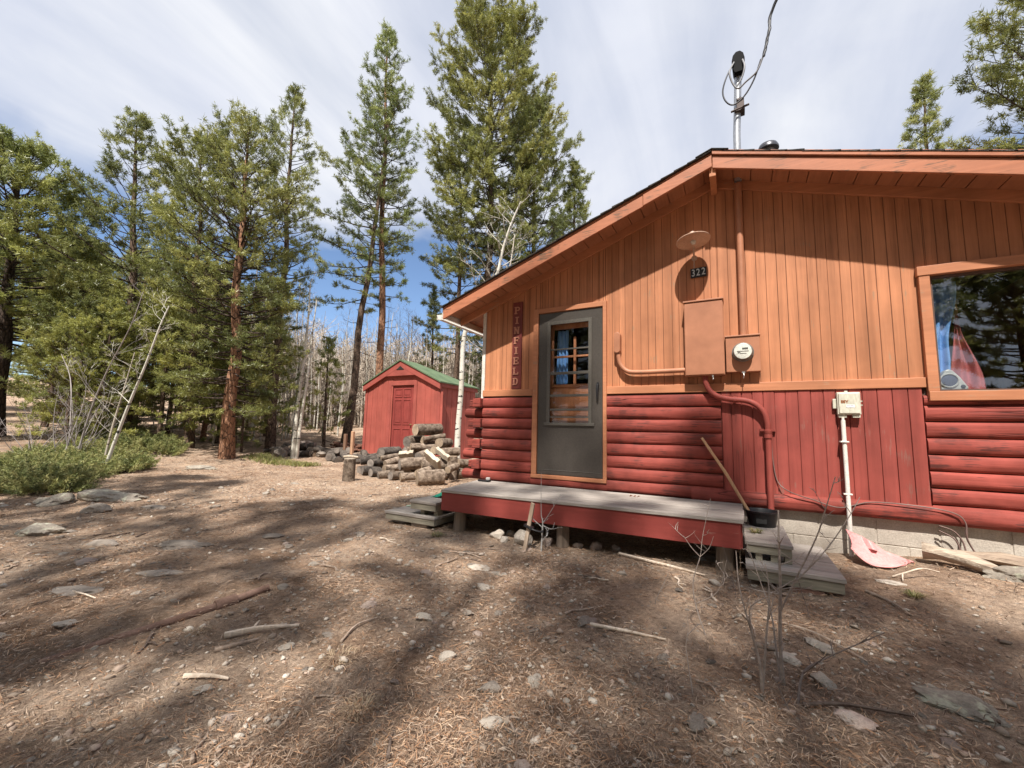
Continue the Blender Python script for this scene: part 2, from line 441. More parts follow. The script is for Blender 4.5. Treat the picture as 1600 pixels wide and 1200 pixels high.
DOORRIM = mat_plain('storm_door_rim', (.11, .10, .085), .35, .2, .5, .05)
GLASS = mat_glass('window_glass', (.88, .90, .90), 1.5, .13)
DGLASS = mat_glass('door_glass', (.92, .93, .92), 1.42, .0)
BLACK = mat_plain('black_plastic', (.016, .016, .018), .4)
WHITEP = mat_plain('white_paint', (.66, .62, .56), .5)

cabin = thing('log_cabin', 'orange and red log cabin with low gable roof and grey storm door', 'cabin', (2.87, 3.5, .02))
ZR0, SL, SR, XR = 3.86, .362, .325, 2.87
def zr(x): return ZR0 - (SL*(XR-x) if x < XR else SR*(x-XR))
XW, YB = 5.74, 7.6
Z_TR0, Z_TR1 = 1.55, 1.635          # belly trim
DX0, DX1, DZ0, DZ1 = .812, 1.642, .575, 2.60   # storm door opening
WX0, WX1, WZ0, WZ1 = 4.503, 5.36, 1.508, 2.52  # window opening

# ---- upper siding: vertical boards, one mesh
mb = MB(); r = random.Random(3)
def board(x0, x1, z0, z1, yb=.0045, yf=0., ch=.002, dz=0):
    """vertical board; z may be a function of x"""
    b = z0 if callable(z0) else (lambda x: z0)
    t = z1 if callable(z1) else (lambda x: z1)
    xs = (x0, x0+ch*.5, x0+ch, x1-ch, x1-ch*.5, x1); ys = (yb, yf+ch*.6, yf, yf, yf+ch*.6, yb)
    vs = [(x, y, b(x)) for x, y in zip(xs, ys)] + [(x, y, t(x)) for x, y in zip(xs, ys)]
    mb.add(vs, [(i, i+1, i+7, i+6) for i in range(5)] + [(5, 4, 3, 2, 1, 0)])
def column(x0, x1, z0, z1, holes, **k):
    mid = (x0+x1)/2
    segs = [(z0, z1)]
    for hx0, hx1, hz0, hz1 in holes:
        if x1 > hx0 and x0 < hx1:
            a = []
            for s0, s1 in segs:
                a += [(s0, hz0), (hz1, s1)]
            segs = [(p, q) for p, q in a if (q(mid) if callable(q) else q) > (p(mid) if callable(p) else p)+.02]
    for p, q in segs: board(x0, x1, p, q, **k)
x = 0.
while x < XW-.01:
    wd = r.choice((.082, .082, .079, .086, .094, .070)); x1 = min(x+wd, XW)
    cuts = [x, x1]
    for e in (DX0, DX1, WX0, WX1, XR):
        if x < e < x1: cuts.append(e)
    cuts.sort()
    yf = r.uniform(-.0015, .0015); gap = r.choice((.0015, .002, .002, .004))
    for a, b in zip(cuts, cuts[1:]):
        column(a+gap/2, b-gap/2, Z_TR1-.01, lambda q: zr(q)-.012, [(DX0, DX1, DZ0, DZ1), (WX0, WX1, WZ0, WZ1)], yf=yf, ch=r.choice((.002, .003)))
    x = x1
mb.build('board_siding', ORANGE, cabin)
# backing wall behind boards and logs (real wall thickness), with openings
mb = MB()
Y0, Y1 = .0045, .15
def wallpart(x0, x1, z0, z1):
    if callable(z1):
        pts = [x0] + ([XR] if x0 < XR < x1 else []) + [x1]
        mb.prism([(x0, z0), (x1, z0)] + [(q, z1(q)) for q in pts[::-1]], Y0, Y1)
    else: mb.prism([(x0, z0), (x1, z0), (x1, z1), (x0, z1)], Y0, Y1)
top = lambda q: zr(q)-.02
wallpart(.003, DX0, .43, top); wallpart(DX0, DX1, DZ1, top); wallpart(DX0, DX1, .43, DZ0)
wallpart(DX1, WX0, .43, top); wallpart(WX0, WX1, WZ1, top); wallpart(WX0, WX1, .43, WZ0); wallpart(WX1, XW-.003, .43, top)
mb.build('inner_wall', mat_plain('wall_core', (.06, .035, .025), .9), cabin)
# side and back walls
mb = MB()
mb.prism([(.0, 1.55), (.13, 1.55), (.13, zr(.13)-.02), (.0, zr(0)-.02)], Y1, YB)
mb.prism([(XW-.13, .43), (XW, .43), (XW, zr(XW)-.02), (XW-.13, zr(XW-.13)-.02)], Y1, YB)
mb.prism([(.13, .43), (XW-.13, .43), (XW-.13, zr(XW-.13)-.02), (XR, ZR0-.02), (.13, zr(.13)-.02)], YB-.13, YB)
mb.build('side_wall', ORANGE, cabin)
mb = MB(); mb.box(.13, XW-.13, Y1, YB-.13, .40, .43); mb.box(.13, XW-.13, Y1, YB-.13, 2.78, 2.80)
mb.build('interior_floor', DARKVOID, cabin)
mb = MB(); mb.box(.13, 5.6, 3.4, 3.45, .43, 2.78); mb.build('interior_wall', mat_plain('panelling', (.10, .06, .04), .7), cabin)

# ---- logs (D-profile, slightly irregular)
CH = .1365
def log_mesh(mb, x0, x1, zc, h, bul, seed, y0=.012, endcap=True, sag=0.):
    n = max(2, int((x1-x0)/.06)); m_ = 10; base = len(mb.v)
    for i in range(n+1):
        x = x0+(x1-x0)*i/n
        e = 1.
        for k in range(m_+1):
            a = -PI/2 + PI*k/m_
            kn = noise.noise(Vector((x*1.2+seed*5.1, seed*2.7, .3)))*.20 + noise.noise(Vector((x*4.5+seed*3., a*1.2, seed)))*.13 + noise.noise(Vector((x*2.4, a*6, seed)))*.12
            z = zc + h/2*math.sin(a)*(1+kn*.12) + .009*noise.noise(Vector((x*.9, seed*9., 4.)))
            y = y0 - (bul+y0)*(math.cos(a)**.62 if k not in (0, m_) else 0)*(1+kn*.8)*e
            mb.v.append((x, y, z))
    for i in range(n):
        for k in range(m_):
            mb.f.append((base+i*(m_+1)+k, base+(i+1)*(m_+1)+k, base+(i+1)*(m_+1)+k+1, base+i*(m_+1)+k+1))
    if endcap:
        mb.f.append(tuple(base+k for k in range(m_+1)))
        mb.f.append(tuple(base+n*(m_+1)+k for k in range(m_, -1, -1)))
BPX0, BPX1 = 2.872, 4.40
ncourse = 8
ztop = 1.535
def zc_of(k): return ztop - CH*(k+.5)
names = {'l': (.0, .735), 'm': (1.69, BPX0-.004), 'r': (BPX1+.004, XW)}
for key, (a, b) in names.items():
    mb = MB()
    for k in range(ncourse):
        if key == 'r' and k == 0: log_mesh(mb, a, b, 1.442, .085, .03, 3); continue
        log_mesh(mb, a, b, zc_of(k), CH*.985, .038, (ord(key)*7+k*13) % 97)
    mb.build('log_wall', RED, cabin, smooth=55)
mb = MB(); log_mesh(mb, .735, 1.69, .50, .135, .038, 5); mb.build('log_wall', RED, cabin, smooth=55)   # log under the door sill
# thick sill log bottom right, under the boards
mb = MB(); log_mesh(mb, BPX0-.3, XW+.02, .497, .15, .062, 41); mb.build('sill_log', RED, cabin, smooth=55)
# crossing log ends at the corner
for k in range(ncourse):
    zc = zc_of(k); rr = random.Random(k+50); mb = MB()
    if k % 2:
        x0 = -.31+rr.uniform(-.03, .05)
        pts = [(x0, .07, zc), (x0+.012, .07, zc), (-.12, .07, zc), (.03, .07, zc)]
        mb.tube(pts, [.058, .067, .07, .07], 14, True, .12, k)
        mb.build('log_end', RED, cabin, smooth=50)
    else:
        yy = -.085+rr.uniform(-.02, .02)
        mb.hexa([(-.135, yy, zc-.063), (-.012, yy, zc-.060), (-.012, .4, zc-.066), (-.135, .4, zc-.066)],
                [(-.135, yy, zc+.058), (-.012, yy, zc+.063), (-.012, .4, zc+.066), (-.135, .4, zc+.066)])
        x0 = -.26+rr.uniform(-.02, .04)
        mb.box(x0, -.137, .03, .13, zc-.05, zc+.045)
        mb.build('log_end', RED, cabin, bevel=.012)
# side log wall behind the corner
mb = MB()
for k in range(ncourse):
    zc = zc_of(k); mb.tube([(-.0, .3, zc), (-.0, 3.5, zc), (0, YB, zc)], .072, 12)
mb.build('log_wall', RED, cabin, smooth=50)
# ---- red board panel
mb = MB(); x = BPX0; r = random.Random(11)
while x < BPX1-.01:
    wd = r.choice((.098, .094, .102, .09)); x1 = min(x+wd, BPX1)
    if BPX1-x1 < .03: x1 = BPX1
    board(x+.0015, x1-.0015, .556, 1.548, yf=-.016+r.uniform(-.002, .002), yb=-.006, ch=r.choice((.002, .004)))
    x = x1
mb.box(BPX0, BPX1, -.0058, .006, .5561, 1.5479); mb.build('board_panel', RED_V, cabin)
# ---- trims
mb = MB()
for a, b in ((-.012, .735), (1.69, 4.426), (WX1+.09, XW+.01)):
    mb.box(a, b, -.030, .004, Z_TR0, Z_TR1)
mb.build('belly_trim', ORANGE_X, cabin, bevel=.004)
mb = MB(); mb.box(-.05, -.002, -.006, .16, 1.50, zr(0)-.03); mb.build('corner_board', WHITEP, cabin, bevel=.003)
# rake frieze boards on the wall
mb = MB(); dz = .10
mb.prism([(-.42, zr(-.42)-dz), (XR-.012, ZR0-dz), (XR-.012, ZR0), (-.42, zr(-.42))], -.032, -.002)
mb.prism([(XR+.012, ZR0-dz), (6.15, zr(6.15)-dz), (6.15, zr(6.15)), (XR+.012, ZR0)], -.032, -.002)
mb.build('frieze_board', ORANGE_X, cabin, bevel=.003)
mb = MB(); mb.box(XR-.03, XR+.03, -.375, .0, ZR0-.16, ZR0-.01); mb.build('ridge_beam', ORANGE, cabin, bevel=.004)
# ---- roof
EL, ER, YF, YR = -.45, 6.20, -.40, 8.0
roof = MB()
roof.prism([(EL, zr(EL)+.022), (XR, ZR0+.022), (XR, ZR0+.085), (EL, zr(EL)+.085)], YF+.05, YR)
roof.prism([(XR, ZR0+.022), (ER, zr(ER)+.022), (ER, zr(ER)+.085), (XR, ZR0+.085)], YF+.05, YR)
rf = roof.build('roof', ORANGE_F, cabin)
sh = MB(); rr = random.Random(5)
def course(xa, xb, s):
    za, zb = zr(xa)+.090, zr(xb)+.090
    y = YF-.025
    while y < YR:
        w_ = rr.uniform(.22, .4); y1 = min(y+w_, YR)
        t = rr.uniform(.012, .02); lift = rr.uniform(0, .004)
        lo, hi = (xa, xb) if xa < xb else (xb, xa)
        fl = lambda q: zr(q)+.088+lift
        d0 = t if s*(lo-xa) >= 0 and lo == xa else .004
        def top(q): return fl(q) + (t if abs(q-xa) < 1e-6 else .005)
        sh.hexa([(lo, y+.002, fl(lo)), (hi, y+.002, fl(hi)), (hi, y1, fl(hi)), (lo, y1, fl(lo))],
                [(lo, y+.002, top(lo)), (hi, y+.002, top(hi)), (hi, y1, top(hi)), (lo, y1, top(lo))])
        y = y1
for i in range(26):
    a = EL-.03+i*.13
    if a < XR-.02: course(a, min(a+.15, XR-.005), 1)
    a = ER+.03-i*.13
    if a > XR+.02: course(a, max(a-.15, XR+.005), -1)
y = YF-.03
while y < YR:      # ridge caps
    for s_ in (-1, 1):
        x2 = XR+s_*.15
        sh.hexa(*[[(min(XR, x2), y, zr(min(XR, x2))+.105+dz_), (max(XR, x2), y, zr(max(XR, x2))+.105+dz_), (max(XR, x2), y+.2, zr(max(XR, x2))+.108+dz_), (min(XR, x2), y+.2, zr(min(XR, x2))+.108+dz_)] for dz_ in (0, .008)])
    y += .19
sh.build('shingles', SHINGLE, rf)
# soffit boards under the overhang, running along the ridge direction
mb = MB(); x = EL+.02; rr = random.Random(9)
while x < ER-.03:
    wd = rr.uniform(.13, .2); x1 = min(x+wd, ER-.02)
    if x < XR < x1: x1 = XR
    e = .004
    mb.hexa([(x+e, YF+.03, zr(x+e)), (x1-e, YF+.03, zr(x1-e)), (x1-e, .011, zr(x1-e)), (x+e, .011, zr(x+e))],
            [(x+e, YF+.03, zr(x+e)+.0205), (x1-e, YF+.03, zr(x1-e)+.0205), (x1-e, .011, zr(x1-e)+.0205), (x+e, .011, zr(x+e)+.0205)])
    x = x1
mb.build('soffit', mat_paint('soffit_paint', (.38, .16, .085), (.3, .15, .09), (26, 1.6, 26), .66), rf)
# fascia boards (front rakes) and top strip
mb = MB(); xs = 2.19
mb.prism([(EL, zr(EL)-.08), (xs, zr(xs)-.08), (xs, zr(xs)+.045), (EL, zr(EL)+.045)], YF, YF+.03)
mb.build('fascia', ORANGE_F, rf, bevel=.004)
mb = MB(); mb.prism([(xs+.004, zr(xs)-.075), (XR-.003, ZR0-.072), (XR-.003, ZR0+.05), (xs+.004, zr(xs)+.05)], YF-.006, YF+.03); mb.build('fascia', ORANGE_F, rf, bevel=.004)
mb = MB(); mb.prism([(XR+.003, ZR0-.085), (ER, zr(ER)-.085), (ER, zr(ER)+.045), (XR+.003, ZR0+.045)], YF, YF+.03); mb.build('fascia', ORANGE_F, rf, bevel=.004)
mb = MB()
mb.prism([(EL-.01, zr(EL)+.052), (XR-.002, ZR0+.052), (XR-.002, ZR0+.087), (EL-.01, zr(EL)+.087)], YF+.012, YF+.045)
mb.prism([(XR+.002, ZR0+.054), (ER+.01, zr(ER)+.054), (ER+.01, zr(ER)+.105), (XR+.002, ZR0+.105)], YF-.018, YF+.045)
mb.build('fascia_strip', ORANGE_F, rf, bevel=.003)
for e0, zz in ((EL-.028, zr(EL)), (ER, zr(ER))):
    mb = MB(); mb.box(e0, e0+.028, YF+.02, YR, zz-.055, zz+.085); mb.build('eave_board', WHITEP, rf, bevel=.004)
# white gutter on the left eave
mb = MB(); g0 = EL-.03
pr = [(g0-.09, 2.655), (g0-.09, 2.64), (g0-.07, 2.585), (g0-.002, 2.575), (g0-.002, 2.583), (g0-.066, 2.593), (g0-.083, 2.64), (g0-.083, 2.655)]
mb.prism(pr, YF+.02, YR-.02); mb.box(g0-.086, g0-.003, YF+.02, YF+.026, 2.588, 2.65)
mb.build('gutter', WHITEP, rf)
# ---- foundation of concrete blocks
mb = MB(); x = 0.03; rr = random.Random(2)
for row, (za, zb) in enumerate(((-.20, .005), (.01, .205), (.21, .425))):
    x = -.02 - .2*(row % 2)
    while x < XW:
        a, b = max(.0, x), min(XW, x+.4)
        if b-a > .05: mb.box(a+.003, b-.003, .022+rr.uniform(-.002, .002), .16, za, zb)
        x += .406
mb.box(.004, XW-.004, .028, .155, -.2, .42)
mb.box(-.1, .05, .05, .25, -.2, .44)
for xx in (0.02, XW-.15): mb.box(xx, xx+.13, .17, YB, -.2, .43)
mb.box(.15, XW-.15, YB-.14, YB, -.2, .43)
mb.build('foundation', CONC, cabin, bevel=.005)

# ---- door: casing, storm door, inner door
cs = MB()
cs.box(.74, DX0-.004, -.040, .008, .58, 2.665); cs.box(DX1+.004, 1.69, -.040, .008, .58, 2.665)
cs.box(DX0-.004, DX1+.004, -.038, .008, 2.604, 2.665); cs.box(.74, 1.69, -.052, .02, .535, .579)
cs.build('door_casing', ORANGE_X, cabin, bevel=.004)
dr = MB(); gx0, gx1, gz0, gz1 = .955, 1.492, 1.20, 2.46
y0, y1 = -.022, .008
dr.box(DX0+.004, gx0, y0, y1, DZ0+.01, DZ1-.006); dr.box(gx1, DX1-.004, y0, y1, DZ0+.01, DZ1-.006)
dr.box(gx0, gx1, y0, y1, gz1, DZ1-.006); dr.box(gx0, gx1, y0, y1, DZ0+.01, gz0)
storm = dr.build('storm_door', DOORGREY, cabin)
mb = MB(); q = .022
mb.box(gx0-.02, gx0+q, -.036, -.022, gz0-.02, gz1+.02); mb.box(gx1-q, gx1+.02, -.036, -.022, gz0-.02, gz1+.02)
mb.box(gx0+q, gx1-q, -.036, -.022, gz1-q, gz1+.02); mb.box(gx0-.05, gx1+.05, -.042, -.022, gz0-.022, gz0+.012)
mb.box(gx0+q, gx1-q, -.033, -.012, 2.11, 2.128); mb.box(gx0+q, gx1-q, -.033, -.012, 1.802, 1.836)
mb.box(gx0+q, gx1-q, -.030, -.012, 1.528, 1.558); mb.box(gx0+q, gx1-q, -.030, -.012, 1.358, 1.384); mb.box(gx0+q, gx1-q, -.030, -.012, 1.272, 1.288)
mb.box(DX0+.02, DX1-.02, -.026, -.0215, .635, .642)
mb.build('glazing_frame', DOORRIM, storm, bevel=.003)
mb = MB(); mb.add([(gx0+.004, -.009, gz0+.004), (gx1-.004, -.009, gz0+.004), (gx1-.004, -.009, gz1-.004), (gx0+.004, -.009, gz1-.004)], [(0, 1, 2, 3)]); mb.build('glass_pane', DGLASS, storm)
mb = MB(); mb.tube([(1.585, -.022, 1.665), (1.585, -.055, 1.655), (1.587, -.062, 1.60), (1.586, -.058, 1.53), (1.586, -.05, 1.49)], [.012, .013, .014, .013, .010], 10)
mb.box(1.572, 1.598, -.034, -.0225, 1.60, 1.69); mb.build('handle', BLACK, storm, smooth=40)
inn = MB(); iy0, iy1 = .075, .11
ix0, ix1, iz0, iz1 = .835, 1.62, .6, 2.585
ax0, ax1, az0, az1 = .975, 1.48, 1.69, 2.40
inn.box(ix0, ax0, iy0, iy1, iz0, iz1); inn.box(ax1, ix1, iy0, iy1, iz0, iz1); inn.box(ax0, ax1, iy0, iy1, az1, iz1); inn.box(ax0, ax1, iy0, iy1, iz0, az0)
inn.box(1.243, 1.275, iy0, iy1-.005, az0, 2.29); inn.box(ax0, 1.242, iy0, iy1-.005, 2.03, 2.055); inn.box(1.276, ax1, iy0, iy1-.005, 2.03, 2.055)
inn.box(ax0-.02, ax1+.02, iy0-.018, iy0, 1.655, 1.69); inn.box(ax0, ax1, iy0-.01, iy0, 1.30, 1.345)
inn.build('inner_door', ORANGE, cabin, bevel=.004)
# ---- window
wc = MB()
wc.box(4.432, WX0, -.045, .01, 1.515, 2.517); wc.box(WX1, WX1+.075, -.045, .01, 1.515, 2.517)
wc.box(4.422, WX1+.085, -.052, .01, 2.5175, 2.60); wc.box(4.432, WX1+.075, -.060, .01, 1.434, 1.5145)
win = wc.build('window', ORANGE_X, cabin, bevel=.004)
mb = MB(); e = .022
mb.box(WX0+.001, WX0+e, -.005, .05, WZ0+.008, WZ1-.004); mb.box(WX1-e, WX1-.001, -.005, .05, WZ0+.008, WZ1-.004)
mb.box(WX0+e, WX1-e, -.005, .05, WZ1-e, WZ1-.004); mb.box(WX0+e, WX1-e, -.005, .05, WZ0+.008, WZ0+e)
mb.build('sash', mat_plain('dark_sash', (.10, .06, .045), .5), win)
mb = MB(); mb.add([(WX0+e-.004, .02, WZ0+e-.004), (WX1-e+.004, .02, WZ0+e-.004), (WX1-e+.004, .02, WZ1-e+.004), (WX0+e-.004, .02, WZ1-e+.004)], [(0, 1, 2, 3)]); mb.build('glass_pane', GLASS, win)
mb = MB(); mb.box(WX0-.05, WX1+.05, .152, .32, WZ0-.03, WZ0+.005); mb.build('inner_sill', ORANGE, win)
# ------------------------------------------------------------------ fittings on the front wall
def text_mb(mb, s, size, cx, cz, y, depth=.004, bold=0., sx=1., align='CENTER'):
    """flat lettering on a wall that faces -Y"""
    cu = bpy.data.curves.new('lettering', 'FONT'); cu.body = s; cu.size = size; cu.extrude = depth/2; cu.offset = bold
    cu.align_x = align; cu.align_y = 'CENTER'
    o = bpy.data.objects.new('lettering', cu)
    COL.objects.link(o); bpy.context.view_layer.update()
    me = bpy.data.meshes.new_from_object(o)
    vs = [(cx+v.co.x*sx, y-v.co.z, cz+v.co.y) for v in me.vertices]
    mb.add(vs, [tuple(p.vertices) for p in me.polygons])
    bpy.data.objects.remove(o); bpy.data.curves.remove(cu); bpy.data.meshes.remove(me)
    return mb

# vertical name board with slab letters
t = thing('name_board', 'tall narrow maroon board with raised slab letters PINFIELD beside the door', 'sign', (.495, -.01, 1.64))
mb = MB(); mb.box(.425, .565, -.026, -.002, 1.642, 2.80)
mb.build('board', mat_paint('maroon_board', (.17, .035, .028), (.2, .08, .06), (20, 20, 2), .7), t, bevel=.004)
LET = mat_paint('letter_paint', (.46, .20, .13), (.3, .13, .09), (20, 20, 3), .7)
st = .021; hh_ = .094; ww = .078; se = .012
def serif(mb, x, z, w=.036): mb.box(x-w/2, x+w/2, -.0352, -.0262, z-se/2, z+se/2)
def vbar(mb, x, z0, z1): mb.box(x-st/2, x+st/2, -.036, -.0262, z0, z1)
def bar(mb, x0, x1, z): mb.box(x0, x1, -.0356, -.0262, z-se/2, z+se/2)
def arc(mb, cx, cz, rx, rz, w=.018, n=9):
    o = [(cx+rx*math.cos(-PI/2+PI*i/n), cz+rz*math.sin(-PI/2+PI*i/n)) for i in range(n+1)]
    q = [(cx+(rx-w)*math.cos(-PI/2+PI*i/n), cz+(rz-w*.8)*math.sin(-PI/2+PI*i/n)) for i in range(n+1)]
    for i in range(n): mb.prism([q[i], o[i], o[i+1], q[i+1]], -.0358, -.0262)
def letter(ch, cx, cz):
    mb = MB(); l, r_, b, tp = cx-ww/2, cx+ww/2, cz-hh_/2, cz+hh_/2; sx_ = l+.018
    if ch == 'I': vbar(mb, cx, b, tp); serif(mb, cx, b+se/2, .05); serif(mb, cx, tp-se/2, .05)
    if ch in 'PFELD':
        vbar(mb, sx_, b, tp); serif(mb, sx_, b+se/2, .04); serif(mb, sx_, tp-se/2, .04)
    if ch in 'FE':
        bar(mb, sx_, r_, tp-se/2); bar(mb, sx_, r_-.018, cz); mb.box(r_-.01, r_, -.0354, -.0262, tp-.032, tp)
        mb.box(r_-.026, r_-.017, -.0354, -.0262, cz-.016, cz+.016)
    if ch in 'EL': bar(mb, sx_, r_, b+se/2); mb.box(r_-.01, r_, -.0354, -.0262, b, b+.034)
    if ch == 'P':
        bar(mb, sx_, cx+.008, tp-se/2); bar(mb, sx_, cx+.008, cz-.002); arc(mb, cx+.008, (tp+cz-.008)/2, .031, (tp-cz+.008)/2)
    if ch == 'D':
        bar(mb, sx_, cx+.002, tp-se/2); bar(mb, sx_, cx+.002, b+se/2); arc(mb, cx+.002, cz, .037, hh_/2, .02)
    if ch == 'N':
        xl, xr_ = l+.014, r_-.014
        vbar(mb, xl, b, tp); vbar(mb, xr_, b, tp); serif(mb, xl, b+se/2, .032); serif(mb, xl-.003, tp-se/2, .032); serif(mb, xr_, tp-se/2, .032)
        mb.prism([(xl-.008, tp), (xr_-.014, b), (xr_+.008, b), (xl+.014, tp)], -.0364, -.0262)
    mb.build('letter', LET, t)
for i, ch in enumerate('PINFIELD'): letter(ch, .495-.004*i/4, 2.688-i*.1355)

# wall lamp: shallow disc shade on a bent stem
t = thing('wall_lamp', 'old wall lamp with a shallow disc shade above the house number', 'lamp', (2.655, -.0, 3.0))
LAMPM = mat_noise('lamp_enamel', (.42, .27, .19), (.52, .36, .27), 6, (1, 1, 1), .45, .1, .004, .4)
ax = Matrix.Rotation(math.radians(-5), 3, 'X') @ Matrix.Rotation(math.radians(-6), 3, 'Y')
mb = MB(); mb.lathe((2.663, -.215, 3.135), [(.165, -.012), (.168, -.008), (.165, -.002), (.12, .018), (.06, .036), (.032, .044), (.028, .09), (.0, .095), ], 36, M=ax)
mb.lathe((2.663, -.215, 3.135), [(.0, .036), (.05, .030), (.12, .010), (.163, -.010), (.165, -.0125)], 36, M=ax)
mb.build('shade', LAMPM, t, smooth=40)
mb = MB(); mb.lathe((2.663, -.215, 3.135), [(.0, -.05), (.018, -.046), (.028, -.025), (.026, .0), (.016, .02), (.016, .034)], 16, M=ax)
mb.build('bulb', mat_plain('bulb_glass', (.6, .55, .48), .2), t, smooth=60)
mb = MB(); mb.tube([(2.655, -.004, 3.02), (2.655, -.05, 3.04), (2.658, -.11, 3.13), (2.66, -.17, 3.22), (2.662, -.20, 3.235), (2.663, -.212, 3.21)], .010, 10)
mb.lathe((2.655, -.002, 3.02), [(.03, 0), (.03, .012), (.012, .018)], 16, 'Y'); mb.build('stem', LAMPM, t, smooth=40)
mb = MB(); mb.tube([(2.655, -.016, 3.02), (2.652, -.012, 2.95), (2.650, -.012, 2.87)], .006, 8); mb.build('wire', LAMPM, t, smooth=40)

# house number
t = thing('number_plaque', 'small black plaque with silver house number 322', 'sign', (2.692, -.01, 2.80))
mb = MB(); mb.hexa([(2.614, -.018, 2.797), (2.772, -.018, 2.800), (2.772, -.002, 2.800), (2.614, -.002, 2.797)], [(2.614, -.018, 2.900), (2.772, -.018, 2.906), (2.772, -.002, 2.906), (2.614, -.002, 2.900)])
mb.build('plate', BLACK, t, bevel=.002)
DIG = mat_plain('silver_digit', (.62, .62, .60), .35, .3, .5)
for ch, x_, z_ in (('3', 2.642, 2.846), ('2', 2.690, 2.849), ('2', 2.742, 2.853)):
    mb = text_mb(MB(), ch, .108, x_, z_, -.0205, .004, .0008, .72); mb.build('digit', DIG, t)

# breaker panel, meter socket, conduits
t = thing('breaker_panel', 'tall orange painted electrical panel box on the wall', 'electric box', (2.735, 0, 1.71))
mb = MB(); mb.box(2.549, 2.919, -.125, -.016, 1.712, 2.492); mb.build('case', ORANGE_M, t, bevel=.004)
mb = MB(); mb.box(2.555, 2.913, -.132, -.1255, 1.72, 2.484); mb.build('cover', ORANGE_M, t, bevel=.003)
mb = MB(); mb.box(2.540, 2.926, -.142, -.004, 2.4925, 2.508); mb.build('rain_hood', ORANGE_M, t, bevel=.003)
mb = MB(); mb.box(2.80, 2.815, -.128, -.112, 1.69, 1.7115); mb.tube([(2.808, -.12, 1.69), (2.812, -.125, 1.672), (2.803, -.12, 1.668)], .004, 6); mb.build('latch', mat_plain('zinc', (.5, .49, .47), .35, .8), t)
t = thing('meter_box', 'square orange meter box with round grey glass electric meter', 'electric meter', (3.08, 0, 1.735))
mb = MB(); mb.box(2.931, 3.229, -.105, -.016, 1.737, 2.092); mb.build('case', ORANGE_M, t, bevel=.004)
mb = MB(); mb.box(2.924, 3.236, -.115, -.004, 2.0925, 2.106); mb.build('rain_hood', ORANGE_M, t, bevel=.003)
METER_R = mat_plain('meter_ring', (.20, .19, .17), .4, .4)
METER_F = mat_plain('meter_face', (.60, .59, .52), .3)
mb = MB(); mb.lathe((3.08, -.1055, 1.93), [(.096, 0), (.096, .012), (.088, .016), (.088, .05), (.083, .066), (.078, .07)], 32, 'Y')
mt = mb.build('meter', METER_R, t, smooth=40)
mb = MB(); mb.lathe((3.08, -.1756, 1.93), [(.0775, 0), (.076, .006), (.05, .009), (0, .010)], 32, 'Y'); mb.build('meter_face', METER_F, mt, smooth=30)
mb = MB(); mb.box(3.075, 3.125, -.1890, -.1856, 1.948, 1.962); mb.box(3.03, 3.13, -.1878, -.1850, 1.926, 1.931); mb.box(3.055, 3.11, -.1878, -.1850, 1.905, 1.908)
mb.box(3.035, 3.06, -.1878, -.1850, 1.912, 1.919); mb.build('meter_display', mat_plain('display_ink', (.09, .09, .08), .5), mt)
mb = MB(); mb.box(3.066, 3.094, -.11, -.095, 1.722, 1.7365); mb.tube([(3.08, -.105, 1.722), (3.084, -.112, 1.70), (3.078, -.108, 1.67)], .004, 6); mb.build('seal_tag', mat_plain('zinc_tag', (.52, .51, .49), .35, .8), t)

t = thing('service_mast', 'grey and orange electric service mast rising through the roof with drooping wires', 'electric mast', (3.10, -.05, 2.11))
mb = MB(); mb.tube([(3.092, -.058, 2.107), (3.094, -.058, 2.6), (3.098, -.058, 3.74)], .031, 14); mb.build('conduit', ORANGE_M, t, smooth=40)
GALV = mat_noise('galvanised', (.36, .37, .39), (.50, .51, .53), 7, (1, 1, .4), .4, .1, .004, .4, .6)
mb = MB(); mb.tube([(3.098, -.058, 3.76), (3.105, -.058, 4.30), (3.14, -.058, 5.02)], .034, 14); mb.build('mast_pipe', GALV, t, smooth=40)
mb = MB(); mb.tube([(3.098, -.058, 3.945), (3.099, -.058, 3.97), (3.1, -.058, 4.0)], [.09, .06, .037], 14); mb.build('flashing', BLACK, t, smooth=40)
wh = MB(); wx, wy, wz = 3.142, -.058, 5.0
prof = [(-.06, .0), (-.062, .09), (-.05, .15), (-.02, .185), (.02, .185), (.05, .15), (.062, .09), (.06, .0), (.04, -.06), (-.04, -.06)]
wh.add([(wx+x_, wy-.085, wz+z_+.0) for x_, z_ in prof] + [(wx+x_*.8, wy+.05, wz+z_*.95-.01) for x_, z_ in prof], [tuple(range(len(prof)-1, -1, -1)), tuple(range(len(prof), 2*len(prof)))] + [(i, (i+1) % 10, 10+(i+1) % 10, 10+i) for i in range(10)])
wh.build('weatherhead', mat_plain('weatherhead_dark', (.006, .006, .007), .7, 0, .1), t, smooth=35, bevel=.008)
mb = MB(); mb.box(wx-.05, wx+.045, wy-.055, wy+.055, 4.52, 4.56); mb.tube([(wx-.085, wy-.05, 4.53), (wx+.085, wy-.05, 4.56)], .012, 8); mb.box(wx-.03, wx+.04, wy-.06, wy-.02, 4.545, 4.66)
mb.build('clamp', mat_plain('rusty_clamp', (.07, .05, .045), .6, .3), t, bevel=.004)
CABLE = mat_plain('cable_black', (.05, .05, .055), .5); CABLEG = mat_plain('cable_grey', (.22, .22, .23), .5)
